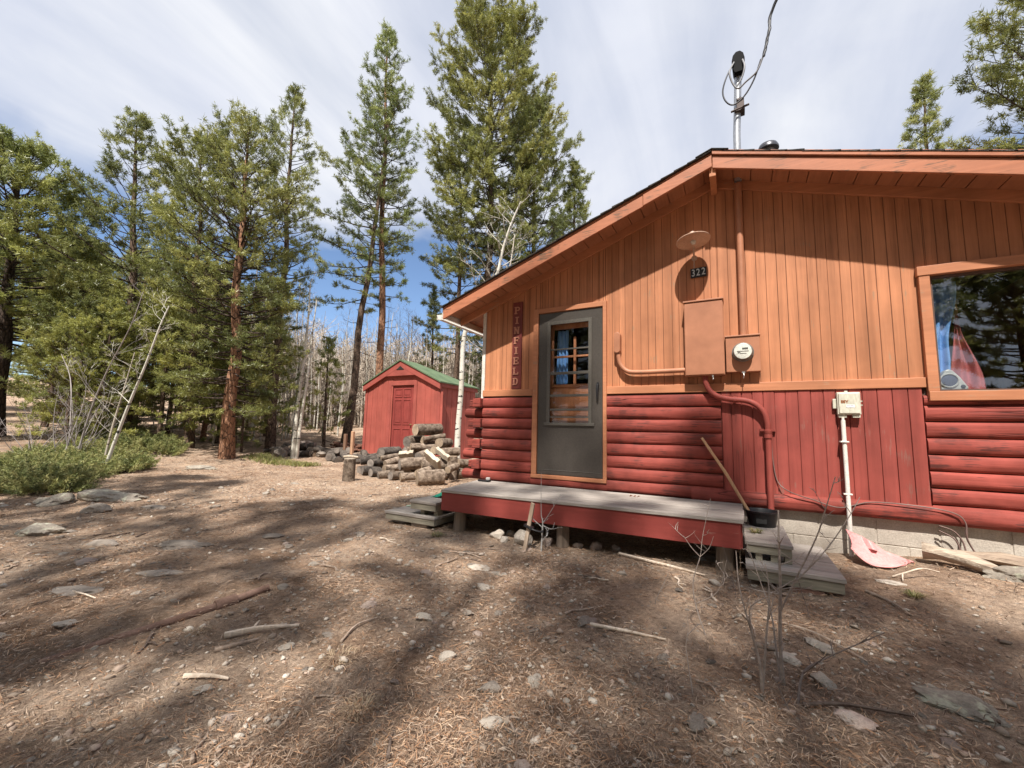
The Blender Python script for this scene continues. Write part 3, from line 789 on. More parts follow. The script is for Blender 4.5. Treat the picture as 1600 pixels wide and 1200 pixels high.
def spline(pts, n=6):
    pts = [Vector(p) for p in pts]; o = []
    P_ = [pts[0]*2-pts[1]] + pts + [pts[-1]*2-pts[-2]]
    for i in range(1, len(P_)-2):
        a, b, c_, d = P_[i-1:i+3]
        for k in range(n):
            s = k/n; o.append(.5*((2*b)+(c_-a)*s+(2*a-5*b+4*c_-d)*s*s+(3*b-a-3*c_+d)*s**3))
    return o + [pts[-1]]
for pts, r_, m_ in (([(wx-.04, wy-.09, 5.06), (wx-.085, wy-.13, 4.93), (wx-.06, wy-.12, 4.80), (wx-.01, wy-.12, 4.72), (wx+.06, wy-.13, 4.76), (wx+.16, wy-.15, 4.82), (wx+.22, wy-.17, 4.95)], .009, CABLEG),
                    ([(wx+.04, wy-.09, 5.06), (wx+.055, wy-.12, 4.95), (wx+.03, wy-.12, 4.84), (wx-.02, wy-.12, 4.75)], .009, CABLEG),
                    ([(wx-.05, wy-.09, 5.05), (wx-.12, wy-.12, 4.88), (wx-.155, wy-.12, 4.74), (wx-.13, wy-.12, 4.62), (wx-.06, wy-.11, 4.56), (wx+.04, wy-.11, 4.62), (wx+.13, wy-.13, 4.75), (wx+.2, wy-.16, 4.93)], .008, CABLE)):
    MB().tube(spline(pts), r_, 8).build('drop_wire', m_, t, smooth=60)
wire_pts = spline([(3.365, -.23, 4.94), (3.42, -.24, 5.18), (3.52, -.28, 5.52), (4.2, -1.0, 6.2), (11, -8, 7.2), (27, -23.8, 8.2)], 8)
mb = MB()
for s_ in range(3):
    mb.tube([p + Vector((.006*math.cos(i*.9+s_*2.1), .006*math.sin(i*.9+s_*2.1), 0)) for i, p in enumerate(wire_pts)], .011 if s_ else .008, 7)
o = mb.build('power_line', CABLE, smooth=60); tag(o, 'twisted black overhead power line leaving the roof mast', 'cable')
# utility pole that carries the line, outside the picture
t = thing('utility_pole', 'brown wooden utility pole carrying the overhead line', 'pole', (27, -24, gz(27, -24)))
MB().tube([(27, -24, gz(27, -24)-.3), (27, -24, 9.6)], [.15, .11], 12).build('pole', mat_wood('pole_wood', (.10, .07, .05), (.17, .12, .09), (20, 20, 1)), t, smooth=50)
t = thing('roof_vent', 'dark round metal vent cap on the roof beside the mast', 'vent', (3.40, .2, zr(3.4)+.1))
mb = MB(); mb.lathe((3.40, .2, zr(3.4)+.06), [(.055, 0), (.055, .45)], 18); mb.build('pipe', GALV, t, smooth=40)
mb = MB(); mb.lathe((3.40, .2, 4.185), [(.10, 0), (.10, .02), (.085, .055), (.05, .078), (0, .085)], 20); mb.build('cap', mat_plain('vent_cap', (.09, .09, .1), .35, .6), t, smooth=40)

t = thing('conduit_elbow', 'orange conduit bending up to an oval fitting between door and panel', 'conduit', (1.83, -.03, 1.78))
mb = MB(); mb.tube(spline([(1.832, -.055, 2.05), (1.835, -.055, 1.98), (1.86, -.055, 1.88), (1.93, -.055, 1.805), (2.04, -.055, 1.785), (2.3, -.055, 1.783), (2.548, -.055, 1.785)], 6), .026, 12)
mb.build('pipe', ORANGE_M, t, smooth=50)
mb = MB()
op = [(.036*math.cos(a), .036*math.sin(a)+.085*(1 if math.sin(a) >= 0 else -1)) for a in [2*PI*i/20 for i in range(20)]]
mb.prism([(1.826+x_, 2.135+z_) for x_, z_ in op], -.095, -.012); mb.build('fitting', ORANGE_M, t, bevel=.005)
t = thing('lower_conduit', 'red painted conduit curving down the red boards from the panel', 'conduit', (3.26, -.04, .4))
mb = MB(); mb.tube(spline([(2.735, -.07, 1.711), (2.737, -.07, 1.65), (2.77, -.07, 1.56), (2.85, -.07, 1.495), (2.97, -.07, 1.465), (3.08, -.07, 1.455), (3.17, -.07, 1.415), (3.235, -.07, 1.34), (3.262, -.07, 1.24), (3.266, -.07, 1.15), (3.264, -.075, .8), (3.262, -.085, .3)], 5), .027, 12)
mb.build('pipe', RED_V, t, smooth=50)
mb = MB(); mb.lathe((3.2655, -.07, 1.09), [(.036, 0), (.036, .03), (.032, .034), (.036, .04), (.036, .075), (.028, .08)], 16); mb.box(3.20, 3.33, -.05, -.02, 1.155, 1.178)
mb.lathe((2.98, -.07, 1.463), [(.033, 0), (.033, .03)], 14, M=Matrix.Rotation(math.radians(96), 3, 'Y')); mb.build('coupling', RED_V, t, smooth=40)

# telephone box and its grey riser
t = thing('phone_box', 'pale grey utility box with ESY lettering on the red boards', 'utility box', (3.89, -.02, 1.27))
PB = mat_noise('phone_box_plastic', (.50, .48, .38), (.60, .57, .47), 4, (1, 1, .3), .5, .05, .003, .35)
mb = MB(); mb.box(3.808, 3.975, -.075, -.018, 1.315, 1.517); mb.box(3.78, 3.808, -.05, -.02, 1.37, 1.46); mb.build('case', PB, t, bevel=.006)
mb = MB(); mb.box(3.818, 3.965, -.090, -.0755, 1.325, 1.508); mb.build('lid', PB, t, bevel=.006)
mb = MB(); mb.box(3.815, 3.872, -.07, -.02, 1.29, 1.3148); mb.box(3.915, 3.968, -.07, -.02, 1.29, 1.3148); mb.box(3.866, 3.89, -.06, -.03, 1.5172, 1.53)
mb.box(3.9755, 3.99, -.06, -.03, 1.43, 1.44); mb.box(3.9755, 3.99, -.06, -.03, 1.395, 1.405); mb.build('lug', PB, t, bevel=.002)
mb = text_mb(MB(), 'ESY', .034, 3.858, 1.430, -.0915, .002, .0012); mb.build('lettering', mat_plain('rust_ink', (.30, .10, .03), .6), t)
mb = MB(); mb.box(3.868, 3.928, -.0925, -.0903, 1.378, 1.402); stk = mb.build('sticker', mat_plain('sticker_white', (.8, .8, .8), .4), t, bevel=.001)
mb = MB(); mb.box(3.872, 3.92, -.0938, -.0927, 1.392, 1.3955); mb.build('print', mat_plain('sticker_ink', (.16, .14, .25), .5), stk)
t = thing('riser_pipe', 'white plastic riser pipe running from the utility box to the ground', 'pipe', (3.84, -.06, .1))
mb = MB(); mb.tube([(3.842, -.07, 1.29), (3.842, -.07, 1.24)], .011, 10); mb.tube([(3.842, -.07, 1.265), (3.842, -.082, .7), (3.838, -.088, .1)], .017, 12); mb.build('tube', WHITEP, t, smooth=50)
for z_ in (1.075, .62):
    mb = MB(); mb.box(3.81, 3.872, -.100, -.03 if z_ > .7 else -.07, z_-.006, z_+.006); mb.build('strap', WHITEP, t, bevel=.002)

# cables along the sill log
mb = MB(); mb.tube(spline([(3.29, -.03, 1.1), (3.30, -.03, .85), (3.33, -.035, .68), (3.42, -.075, .60), (3.6, -.08, .545), (3.78, -.085, .50), (4.0, -.06, .565), (4.3, -.07, .565), (4.5, -.075, .535), (4.565, -.08, .47), (4.565, -.09, .35), (4.60, -.08, .25)], 6), .005, 6)
mb.tube(spline([(4.42, -.05, .42), (4.5, -.05, .39), (4.545, -.06, .32), (4.56, -.07, .22)], 6), .006, 6); mb.tube(spline([(4.58, -.05, .44), (4.572, -.06, .35), (4.59, -.06, .29), (4.62, -.1, .2)], 6), .006, 6)
mb.tube(spline([(4.42, -.04, .38), (4.50, -.06, .33), (4.53, -.07, .24), (4.535, -.09, .2)], 6), .006, 6)
o = mb.build('wall_cable', mat_plain('cable_tan', (.16, .10, .085), .6), smooth=60); tag(o, 'loose thin cables stapled along the sill log and hanging to the ground', 'cable')

# things behind the glass
def cloth(name, label, x0, x1, z0, z1, y, m, folds=5, seed=1, edge=None, n=26, k=30, amp=.022, cat='curtain'):
    vs = []; fs = []
    for j in range(k+1):
        tz = j/k
        for i in range(n+1):
            tx = i/n
            a, b = (x0, x1) if edge is None else edge(tz)
            x = a+(b-a)*tx
            vs.append((x, y + amp*math.sin(tx*folds*2*PI+1.2*math.sin(tz*3+seed)) + .012*noise.noise(Vector((tx*4, tz*5, seed))), z0+(z1-z0)*tz))
    for j in range(k):
        for i in range(n): q_ = j*(n+1)+i; fs.append((q_, q_+1, q_+n+2, q_+n+1))
    mb = MB(); mb.add(vs, fs); o = mb.build(name, m, smooth=180); s_ = o.modifiers.new('thick', 'SOLIDIFY'); s_.thickness = .002
    return tag(o, label, cat)
BLUE = mat_noise('blue_curtain', (.13, .30, .64), (.20, .40, .74), 4, (8, 8, 1), .8, .1, .004, .1)
cloth('curtain', 'blue curtain hanging at the left side of the big window', 4.47, 4.70, 1.53, 2.5, .20, BLUE, 3, 2, lambda tz: (4.47, 4.63+.10*tz+.015*math.sin(tz*9)))
cloth('curtain', 'blue curtain seen through the panes of the front door', .985, 1.14, 1.70, 2.40, .17, BLUE, 3, 5, amp=.014)
cloth('red_cloth', 'dusty red cloth hanging beside the blue curtain in the window', 4.64, 4.86, 1.525, 2.30, .235, mat_noise('red_cloth', (.36, .10, .10), (.47, .14, .14), 4, (3, 3, 1), .85, .1), 2, 8, lambda tz: (4.655+.085*tz, 4.885-.16*tz+.02*math.sin(tz*7)), cat='cloth')
t = thing('small_speaker', 'grey rounded triangular speaker standing on the window sill', 'speaker', (4.61, .10, 1.53))
pr = [(4.522, 1.532), (4.705, 1.532), (4.712, 1.55), (4.665, 1.64), (4.625, 1.695), (4.60, 1.71), (4.575, 1.70), (4.53, 1.60), (4.515, 1.55)]
GS = mat_plain('grey_speaker', (.42, .43, .40), .35)
mb = MB(); mb.prism(pr, .055, .14); mb.build('body', GS, t, bevel=.012)
mb = MB(); mb.lathe((4.595, .055, 1.612), [(.062, -.002), (.062, .008), (.054, .010), (.050, .0)], 28, 'Y'); mb.build('rim', GS, t, smooth=40)
mb = MB(); mb.lathe((4.595, .0545, 1.612), [(.05, 0), (.04, .003), (.0, .004)], 28, 'Y'); mb.build('cone', mat_plain('speaker_cone', (.07, .08, .12), .25), t, smooth=40)
mb = MB(); mb.lathe((4.677, .0545, 1.558), [(.016, 0), (.012, .006), (0, .007)], 16, 'Y'); mb.build('knob', BLACK, t, smooth=40)

# ------------------------------------------------------------------ deck and steps
DECKG = mat_noise('weathered_deck', (.27, .235, .205), (.40, .355, .315), 1.0, (1.2, 26, 26), .85, .5, .005, .15, 0, 4., .10, lo=.3, hi=.7)
STEPG = mat_noise('weathered_step', (.20, .185, .14), (.35, .31, .24), 1.0, (1.5, 26, 26), .85, .6, .006, .12, 0, 4., .10, lo=.3, hi=.7)
STEPS = mat_noise('weathered_step_side', (.20, .185, .14), (.35, .31, .24), 1.0, (26, 1.5, 26), .85, .6, .006, .12, 0, 4., .10, lo=.3, hi=.7)
POSTW = mat_noise('post_wood', (.17, .13, .10), (.33, .26, .20), 1.0, (14, 14, 1.2), .85, .7, .01, .1, 0, 3.5, .1)
t = thing('deck', 'low porch deck of weathered grey planks with red fascia on log posts', 'deck', (1.6, -.5, .03))
rr = random.Random(4); nb = 7
def deckx0(s): return -.0+.17*s          # left edge runs out of square
mb = MB()
for b in range(nb):
    s0, s1 = b/nb+.003, (b+1)/nb-.003
    f = lambda s, x: -.068 - s*((1.09-.068) - .12*(x-.1)/2.93)
    xr = 3.03+rr.uniform(-.004, .008); dzz = rr.uniform(-.002, .002)
    for a, c_ in ((None, None),):
        n_ = 12; vs = []
        for i in range(n_+1):
            x = deckx0(s0)+(xr-deckx0(s0))*i/n_; x2 = deckx0(s1)+(xr-deckx0(s1))*i/n_
            zt = .455+dzz+.003*noise.noise(Vector((x*1.5, b*3., 1)))
            vs += [(x2, f(s1, x2), zt-.03), (x2, f(s1, x2), zt), (x, f(s0, x), zt), (x, f(s0, x), zt-.03)]
        fs = [(0, 1, 2, 3), tuple(4*n_+k_ for k_ in (3, 2, 1, 0))]
        for i in range(n_):
            for k_ in range(4): k2 = (k_+1) % 4; fs.append((4*i+k_, 4*i+4+k_, 4*i+4+k2, 4*i+k2))
        mb.add(vs, fs)
mb.build('plank_floor', DECKG, t, bevel=.004)
mb = MB(); mb.hexa([(.175, -1.075, .235), (3.005, -.955, .225), (3.005, -.92, .225), (.175, -1.04, .235)], [(.175, -1.075, .424), (3.005, -.955, .424), (3.005, -.92, .424), (.175, -1.04, .424)])
REDF = mat_paint('red_fascia', (.27, .050, .040), (.36, .2, .16), (1.2, 26, 22), .70, .6, .35)
mb.build('front_skirt', REDF, t, bevel=.004)
mb = MB(); mb.hexa([(2.985, -.918, .225), (3.018, -.918, .225), (3.018, -.075, .235), (2.985, -.075, .235)], [(2.985, -.918, .423), (3.018, -.918, .423), (3.018, -.075, .423), (2.985, -.075, .423)]); mb.build('side_skirt', REDF, t, bevel=.004)
mb = MB(); mb.hexa([(.165, -1.035, .235), (.195, -1.035, .235), (.045, -.08, .235), (.015, -.08, .235)], [(.165, -1.035, .423), (.195, -1.035, .423), (.045, -.08, .423), (.015, -.08, .423)]); mb.build('side_skirt', REDF, t, bevel=.004)
mb = MB()
for x in (.6, 1.1, 1.6, 2.1, 2.6):
    mb = MB(); mb.box(x, x+.04, -.88, -.1, .28, .422); mb.build('joist', STEPG, t)
for x, y, rb in ((.325, -.93, .062), (1.5, -.885, .066), (2.885, -.82, .070)):
    MB().tube([(x-.004, y, gz(x, y)-.1), (x, y, .1), (x+.004, y, .25), (x, y, .42)], [rb*1.06, rb, rb*.92, rb*.95], 16, True, .12, x).build('post', POSTW, t, smooth=50)
for x in (.4, 2.8): MB().tube([(x, -.2, gz(x, -.2)-.1), (x, -.2, .42)], .06, 12).build('post', POSTW, t, smooth=50)

def stepbox(nm, lab, x0, x1, yf, yb, levels):
    """levels: (x0, x1, ztop) each with planked tread and box skirt"""
    t = thing(nm, lab, 'steps', ((x0+x1)/2, (yf+yb)/2, gz((x0+x1)/2, yf)))
    for (a, b, zt, zb, yo) in levels:
        mb = MB(); n_ = 7; wd = (yb-yf-yo)/n_
        for i in range(n_): mb.box(a, b, yf+yo+i*wd+.003, yf+yo+(i+1)*wd-.003, zt-.028, zt)
        mb.build('tread', DECKG, t, bevel=.004)
        mb = MB(); mb.box(a+.01, b-.01, yf+yo+.012, yf+yo+.045, zb, zt-.0285); mb.build('front_board', STEPG, t, bevel=.004)
        mb = MB(); mb.box(a+.05, b-.05, yb-.05, yb-.015, zb, zt-.029); mb.build('back_board', STEPG, t, bevel=.004)
        for s0_, s1_ in ((b-.045, b-.008), (a+.008, a+.045)):
            mb = MB(); mb.box(s0_, s1_, yf+yo+.0455, yb-.01, zb+.001, zt-.0288); mb.build('side_board', STEPS, t, bevel=.004)
    return t
tl = stepbox('wooden_steps', 'two tier weathered wooden steps at the left end of the deck', -.62, .12, -1.10, -.25, [(-.62, .11, .148, .055, 0.), (-.27, .105, .300, .205, .02)])
mb = MB(); 
for x, y in ((-.15, -1.02), (.04, -1.02)): mb.box(x, x+.05, y, y+.09, .149, .27)
mb.build('riser_block', STEPG, tl)
mb = MB(); mb.box(-.25, -.02, -1.06, -.9, -.03, .05); mb.box(-.55, -.4, -1.0, -.8, -.03, .053); mb.build('footing', mat_plain('paver', (.33, .27, .22), .9), tl, bevel=.01)
tr_ = stepbox('wooden_steps', 'two tier weathered wooden steps at the right end of the deck', 3.03, 3.62, -1.12, -.15, [(3.03, 3.62, .160, .058, 0.), (3.03, 3.345, .300, .215, .16)])
mb = MB()
for x, y in ((3.10, -.93), (3.20, -.93), (3.29, -.93)): mb.box(x, x+.045, y, y+.09, .161, .27)
mb.build('riser_block', STEPG, tr_)
mb = MB(); mb.box(3.3, 3.5, -1.10, -.95, -.03, .055); mb.box(3.47, 3.6, -1.06, -.9, -.03, .056); mb.build('footing', mat_plain('brown_brick', (.22, .12, .09), .9), tr_, bevel=.01)

# ------------------------------------------------------------------ loose things round the deck
t = thing('bucket', 'black plastic tub beside the deck end under the red conduit', 'bucket', (3.18, -.24, .30))
mb = MB(); mb.lathe((3.18, -.24, .301), [(.0, .002), (.105, 0), (.108, .006), (.130, .118), (.141, .122), (.141, .134), (.128, .134), (.120, .115), (.10, .02), (0, .018)], 32); mb.build('tub', BLACK, t, smooth=40)
mb = MB(); mb.box(3.13, 3.21, -.3605, -.356, .335, .375); mb.build('faded_label', mat_plain('faded_label', (.06, .06, .06), .5), t)
t = thing('garden_tool', 'garden tool with a long bare wooden handle leaning from the black tub', 'tool', (3.11, -.24, .33))
mb = MB(); mb.tube([(3.12, -.25, .33), (2.9, -.15, .735), (2.685, -.06, 1.075)], [.0135, .0145, .0125], 10); mb.build('shaft', mat_wood('handle_wood', (.42, .24, .13), (.56, .35, .20), (20, 20, 2)), t, smooth=60)
mb = MB(); mb.obox((3.12, -.262, .335), (.12, .02, .07), (0, .2, .1)); mb.build('blade', mat_plain('tool_steel', (.12, .11, .1), .5, .6), t, bevel=.004)

# pink plastic scoop blade lying on the ground
vs = []; fs = []; n_, k_ = 24, 26
for j in range(k_+1):
    for i in range(n_+1):
        u_, v_ = i/n_, j/k_
        yf_ = -.43+.75*(v_-.42)**2; yb_ = -.13-.16*max(0, v_-.5)
        if .30 < v_ < .40 and u_ > .70: yb_ -= .09
        x = 3.80+.39*v_+.02*math.sin(u_*3); y = yf_+(yb_-yf_)*u_
        z = .16*u_**1.5*max(0, 1-v_)**.7*(.75+.5*math.sin(PI*min(1, v_*1.6))) + .09*max(0, .32-v_)**2/.1 + .0022*math.sin(u_*34)
        vs.append((x, y, .125+.05*(x-3.98)+z))
for j in range(k_):
    for i in range(n_): q_ = j*(n_+1)+i; fs.append((q_, q_+n_+1, q_+n_+2, q_+1))
mb = MB(); mb.add(vs, fs); o = mb.build('snow_scoop', mat_noise('pink_plastic', (.60, .24, .23), (.70, .33, .31), 4, (1, 1, 1), .45, .05, .003, .4), smooth=180)
s_ = o.modifiers.new('thick', 'SOLIDIFY'); s_.thickness = .008
tag(o, 'faded pink plastic snow scoop blade lying by the white riser pipe', 'snow shovel')

# stake and its black tie by the little sapling in front of the deck
t = thing('stake', 'pale split wooden stake leaning against the deck front', 'stake', (1.246, -1.2, 0))
mb = MB(); mb.hexa([(1.225, -1.215, -.03), (1.262, -1.215, -.03), (1.262, -1.19, -.03), (1.225, -1.19, -.03)], [(1.298, -1.185, .445), (1.333, -1.185, .43), (1.333, -1.162, .43), (1.298, -1.162, .445)])
mb.build('post', mat_wood('pale_split', (.33, .23, .16), (.58, .46, .35), (30, 30, 2)), t, bevel=.003)
mb = MB(); mb.obox((1.285, -1.19, .225), (.085, .06, .02), (0, .35, 0)); mb.tube(spline([(1.30, -1.215, .22), (1.36, -1.20, .20), (1.41, -1.17, .19), (1.40, -1.13, .195)], 5), .008, 6); mb.build('tie', BLACK, t)

# green cloth, hose rod and small items
vs = []; fs = []; n_ = 22
for j in range(n_+1):
    for i in range(n_+1):
        u_, v_ = i/n_*2-1, j/n_*2-1
        h_ = .055*max(0, 1-(u_*u_+v_*v_)*.8)+.05*(.5+noise.noise(Vector((u_*2.2, v_*2.2, 4.4))))*max(0, 1.1-(u_*u_+v_*v_)*.6)
        vs.append((-.04+u_*.155+.03*noise.noise(Vector((v_*2, u_, 2))), -.60+v_*.20+.03*noise.noise(Vector((u_*2, v_, 7))), .303+max(0, h_)))
for j in range(n_):
    for i in range(n_): q_ = j*(n_+1)+i; fs.append((q_, q_+1, q_+n_+2, q_+n_+1))
mb = MB(); mb.add(vs, fs); o = mb.build('green_cloth', mat_noise('green_cloth', (.01, .16, .10), (.02, .28, .18), 14, (1, 1, 1), .8, .4, .01), smooth=180); s_ = o.modifiers.new('thick', 'SOLIDIFY'); s_.thickness = .003
tag(o, 'crumpled green cloth heaped on the left wooden steps', 'cloth')
mb = MB(); mb.tube(spline([(-.58, -.78, .156), (-.45, -.62, .17), (-.3, -.45, .20)], 6), .009, 8); o = mb.build('plastic_rod', mat_plain('pale_green', (.55, .68, .52), .5), smooth=60); tag(o, 'thin pale green rod lying on the lower left step', 'rod')
t = thing('flat_black_object', 'small flat black object with a pale end on the deck by the wall corner', 'small object', (.17, -.20, .456))  # unidentified flat black object, purpose unknown
mb = MB(); mb.box(.09, .25, -.24, -.17, .4575, .476); mb.build('base', BLACK, t, bevel=.005)
mb = MB(); mb.obox((.225, -.205, .492), (.05, .045, .03), (.1, 0, .3)); mb.build('pale_end', mat_plain('pale_grey', (.4, .38, .36), .6), t, bevel=.006)
mb = MB()
for i in range(5):
    a = i*1.3; mb.add([(2.05+.02*i*math.cos(a), -.34+.012*math.sin(a*2), .459), (2.075+.02*i*math.cos(a), -.33+.01*i, .468), (2.06+.02*i*math.cos(a), -.32, .475)], [(0, 1, 2)])
o = mb.build('dry_leaf', mat_plain('dry_leaf', (.16, .06, .03), .8)); tag(o, 'curled dry brown leaf on the deck planks', 'leaf')
# ------------------------------------------------------------------ shed
t = thing('garden_shed', 'small red shed with green gable roof and panelled door', 'shed', (-6.65, 6.8, .2))
SX0, SX1, SY0, SY1, SZ0, SZE, SZP = -8.28, -5.06, 5.43, 7.4, .12, 2.56, 3.30
SXM = (SX0+SX1)/2; sl = (SZP-SZE)/(SX1-SXM)
szr = lambda x: SZP - sl*abs(x-SXM)
mb = MB(); dx0, dx1, dzt = -7.09, -6.11, 2.50
dz0 = .30
def shedwall(x0, x1, z0, top_):
    pts = [x0] + ([SXM] if x0 < SXM < x1 else []) + [x1]
    mb.prism([(x0, z0), (x1, z0)] + [(q_, top_(q_)) for q_ in pts[::-1]], SY0, SY0+.05)
shedwall(SX0, dx0, SZ0, szr); shedwall(dx1, SX1, SZ0, szr); shedwall(dx0, dx1, dzt, szr)
mb.prism([(SX0, SZ0), (SX1, SZ0), (SX1, SZE), (SX0, SZE)], SY1-.05, SY1)
mb.box(SX0, SX0+.05, SY0+.051, SY1-.051, SZ0, SZE); mb.box(SX1-.05, SX1, SY0+.051, SY1-.051, SZ0, SZE)
for k in range(14):      # shallow grooves of the panel siding as raised strips
    x = SX0+.12+k*.232
    if not dx0-.1 < x < dx1+.12: mb.box(x, x+.206, SY0-.008, SY0, SZ0+.02, szr(x+.1)-.30)
for k in range(7):
    y = SY0+.10+k*.262; mb.box(SX1, SX1+.008, y, y+.218, SZ0+.02, SZE-.14)
mb.build('wall', RED_SHED, t)
mb = MB()
mb.box(SX0-.012, SX0+.10, SY0-.025, SY0-.0085, SZ0, SZE-.12); mb.box(SX1-.10, SX1+.026, SY0-.025, SY0-.0085, SZ0, SZE-.12)
mb.box(SX1+.0085, SX1+.024, SY0-.008, SY0+.09, SZ0, SZE-.10)
mb.box(dx0-.13, dx0, SY0-.024, SY0-.0085, SZ0+.1, dzt+.13); mb.box(dx1, dx1+.13, SY0-.024, SY0-.0085, SZ0+.1, dzt+.13); mb.box(dx0, dx1, SY0-.024, SY0-.0085, dzt, dzt+.13)
mb.build('trim', RED_TRIM, t, bevel=.004)
mb = MB()
oh = .10
for x0, x1, s_ in ((SX0-.06, SXM, 1), (SXM, SX1+.06, -1)):
    mb.prism([(x0, szr(x0)-.20), (x1, szr(x1)-.20), (x1, szr(x1)+.005), (x0, szr(x0)+.005)], SY0-oh, SY0-.026)
mb.prism([(SXM-.62, szr(SXM-.62)-.205), (SXM+.62, szr(SXM+.62)-.205), (SXM+.62, szr(SXM+.62)-.19), (SXM, SZP-.19), (SXM-.62, szr(SXM-.62)-.19)], SY0-oh+.004, SY0-.026)
mb.build('gable_trim', RED_TRIM, t, bevel=.004)
mb = MB(); mb.prism([(SXM-.17, SZP-.295), (SXM+.17, SZP-.295), (SXM, SZP-.165)], SY0-oh-.006, SY0-oh+.002); mb.build('gable_vent', DARKVOID, t)
rt = MB()
GREEN = mat_noise('green_roofing', (.085, .125, .072), (.135, .18, .105), 3, (1, 1, 1), .85, .5, .01, .15, 0, 60)
yf_, yr_, yb_ = SY0-oh-.03, 6.1, SY1+.10
xl_, xr_ = SX0-.10, SX1+.10; ze_, zp_ = szr(SX1+.10)+.008, SZP+.008
for t_ in (0, .042):
    rt.v += [(xl_, yf_, ze_+t_), (xr_, yf_, ze_+t_), (xr_, yb_, ze_+t_), (xl_, yb_, ze_+t_), (SXM, yf_, zp_+t_), (SXM, yr_, zp_+t_)]
rt.f += [(0, 4, 5, 3), (1, 2, 5, 4), (2, 3, 5), (6, 9, 11, 10), (7, 10, 11, 8), (8, 11, 9), (0, 6, 10, 4), (4, 10, 7, 1), (1, 7, 8, 2), (2, 8, 9, 3), (3, 9, 6, 0)]
roof = rt.build('roof', GREEN, t)
mb = MB(); mb.box(SX1+.03, SX1+.06, SY0-.02, SY1+.05, szr(SX1+.06)-.13, szr(SX1+.06)); mb.box(SX0-.06, SX0-.03, SY0-.02, SY1+.05, szr(SX1+.06)-.13, szr(SX1+.06)); mb.build('eave_board', RED_TRIM, t)
dy = SY0+.03
mb = MB(); mb.box(dx0+.004, dx1-.004, dy, dy+.04, dz0, dzt-.004)
door = mb.build('door', RED_DOOR, t)
mb = MB()
cw = (dx1-dx0)
for cx_ in (dx0+.30, dx1-.30):
    for z0_, z1_ in ((2.14, 2.36), (1.24, 2.0), (.42, 1.06)):
        for a, b, c_, d in ((cx_-.165, cx_+.165, z1_, z1_+.03), (cx_-.165, cx_+.165, z0_-.03, z0_), (cx_-.165, cx_-.14, z0_, z1_), (cx_+.14, cx_+.165, z0_, z1_)):
            mb.box(a, b, dy-.014, dy-.0005, c_, d)
        mb.box(cx_-.11, cx_+.11, dy-.010, dy-.0005, z0_+.04, z1_-.04)
mb.build('panel_moulding', RED_DOOR, door, bevel=.004)
mb = MB(); mb.lathe((dx1-.085, dy, 1.22), [(.022, 0), (.012, .02), (.026, .045), (.020, .06), (0, .064)], 14, 'Y'); mb.build('knob', mat_plain('brass', (.55, .42, .2), .3, .8), door, smooth=40)
mb = MB(); mb.box(SX0+.02, SX1-.02, SY0+.06, SY1-.06, SZ0, .26); mb.build('floor', DARKVOID, t)

# ------------------------------------------------------------------ stones
def ico(sub):
    import bmesh
    bm = bmesh.new(); bmesh.ops.create_icosphere(bm, subdivisions=sub, radius=1)
    v_ = np.array([v.co[:] for v in bm.verts]); f_ = np.array([[v.index for v in f.verts] for f in bm.faces]); bm.free(); return v_, f_
IV, IF = ico(4); IV3, IF3 = ico(3); IV1, IF1 = ico(1)
def mat_rock(name, c1, c2, lich, c3=None):
    m, nt, out = nodes(name); v = coords(nt); oi = N(nt, 'ShaderNodeObjectInfo')
    ad = N(nt, 'ShaderNodeVectorMath', operation='ADD'); cx = N(nt, 'ShaderNodeCombineXYZ')
    mu = N(nt, 'ShaderNodeMath', operation='MULTIPLY'); mu.inputs[1].default_value = 50; L(nt, oi.outputs['Random'], mu.inputs[0])
    for k in range(3): L(nt, mu.outputs[0], cx.inputs[k])
    L(nt, v, ad.inputs[0]); L(nt, cx.outputs[0], ad.inputs[1]); v = ad.outputs[0]
    a = nz(nt, v, 7, 6, .65); b = nz(nt, v, 45, 4, .7); l_ = nz(nt, v, 11, 5, .6, .6)
    col = ramp(nt, a, [(.3, c1), (.68, c2)])
    col = mixc(nt, .6, col, ramp(nt, b, [(.3, (.6, .6, .6)), (.7, (1.3, 1.3, 1.3))]), 'MULTIPLY')
    col = mixc(nt, ramp(nt, l_, [(.54, (0, 0, 0)), (.62, (.8, .8, .8))]), col, lich)
    mr = N(nt, 'ShaderNodeMapRange'); mr.inputs[3].default_value = .75; mr.inputs[4].default_value = 1.25; L(nt, oi.outputs['Random'], mr.inputs[0])
    hs = N(nt, 'ShaderNodeHueSaturation'); L(nt, mr.outputs[0], hs.inputs['Value']); L(nt, col, hs.inputs['Color'])
    s_ = N(nt, 'ShaderNodeMath', operation='ADD'); L(nt, a, s_.inputs[0]); L(nt, b, s_.inputs[1])
    finish(nt, out, hs.outputs[0], .9, s_.outputs[0], .7, .015, .1); return m
ROCK = mat_rock('granite', (.20, .165, .135), (.33, .28, .235), (.26, .22, .18))
ROCKP = mat_rock('pink_granite', (.30, .22, .18), (.46, .36, .30), (.36, .31, .27))
LICHEN = mat_rock('lichen_rock', (.19, .16, .13), (.31, .27, .22), (.38, .37, .28))
PALE = mat_rock('pale_stone', (.35, .30, .245), (.50, .435, .365), (.42, .36, .30))
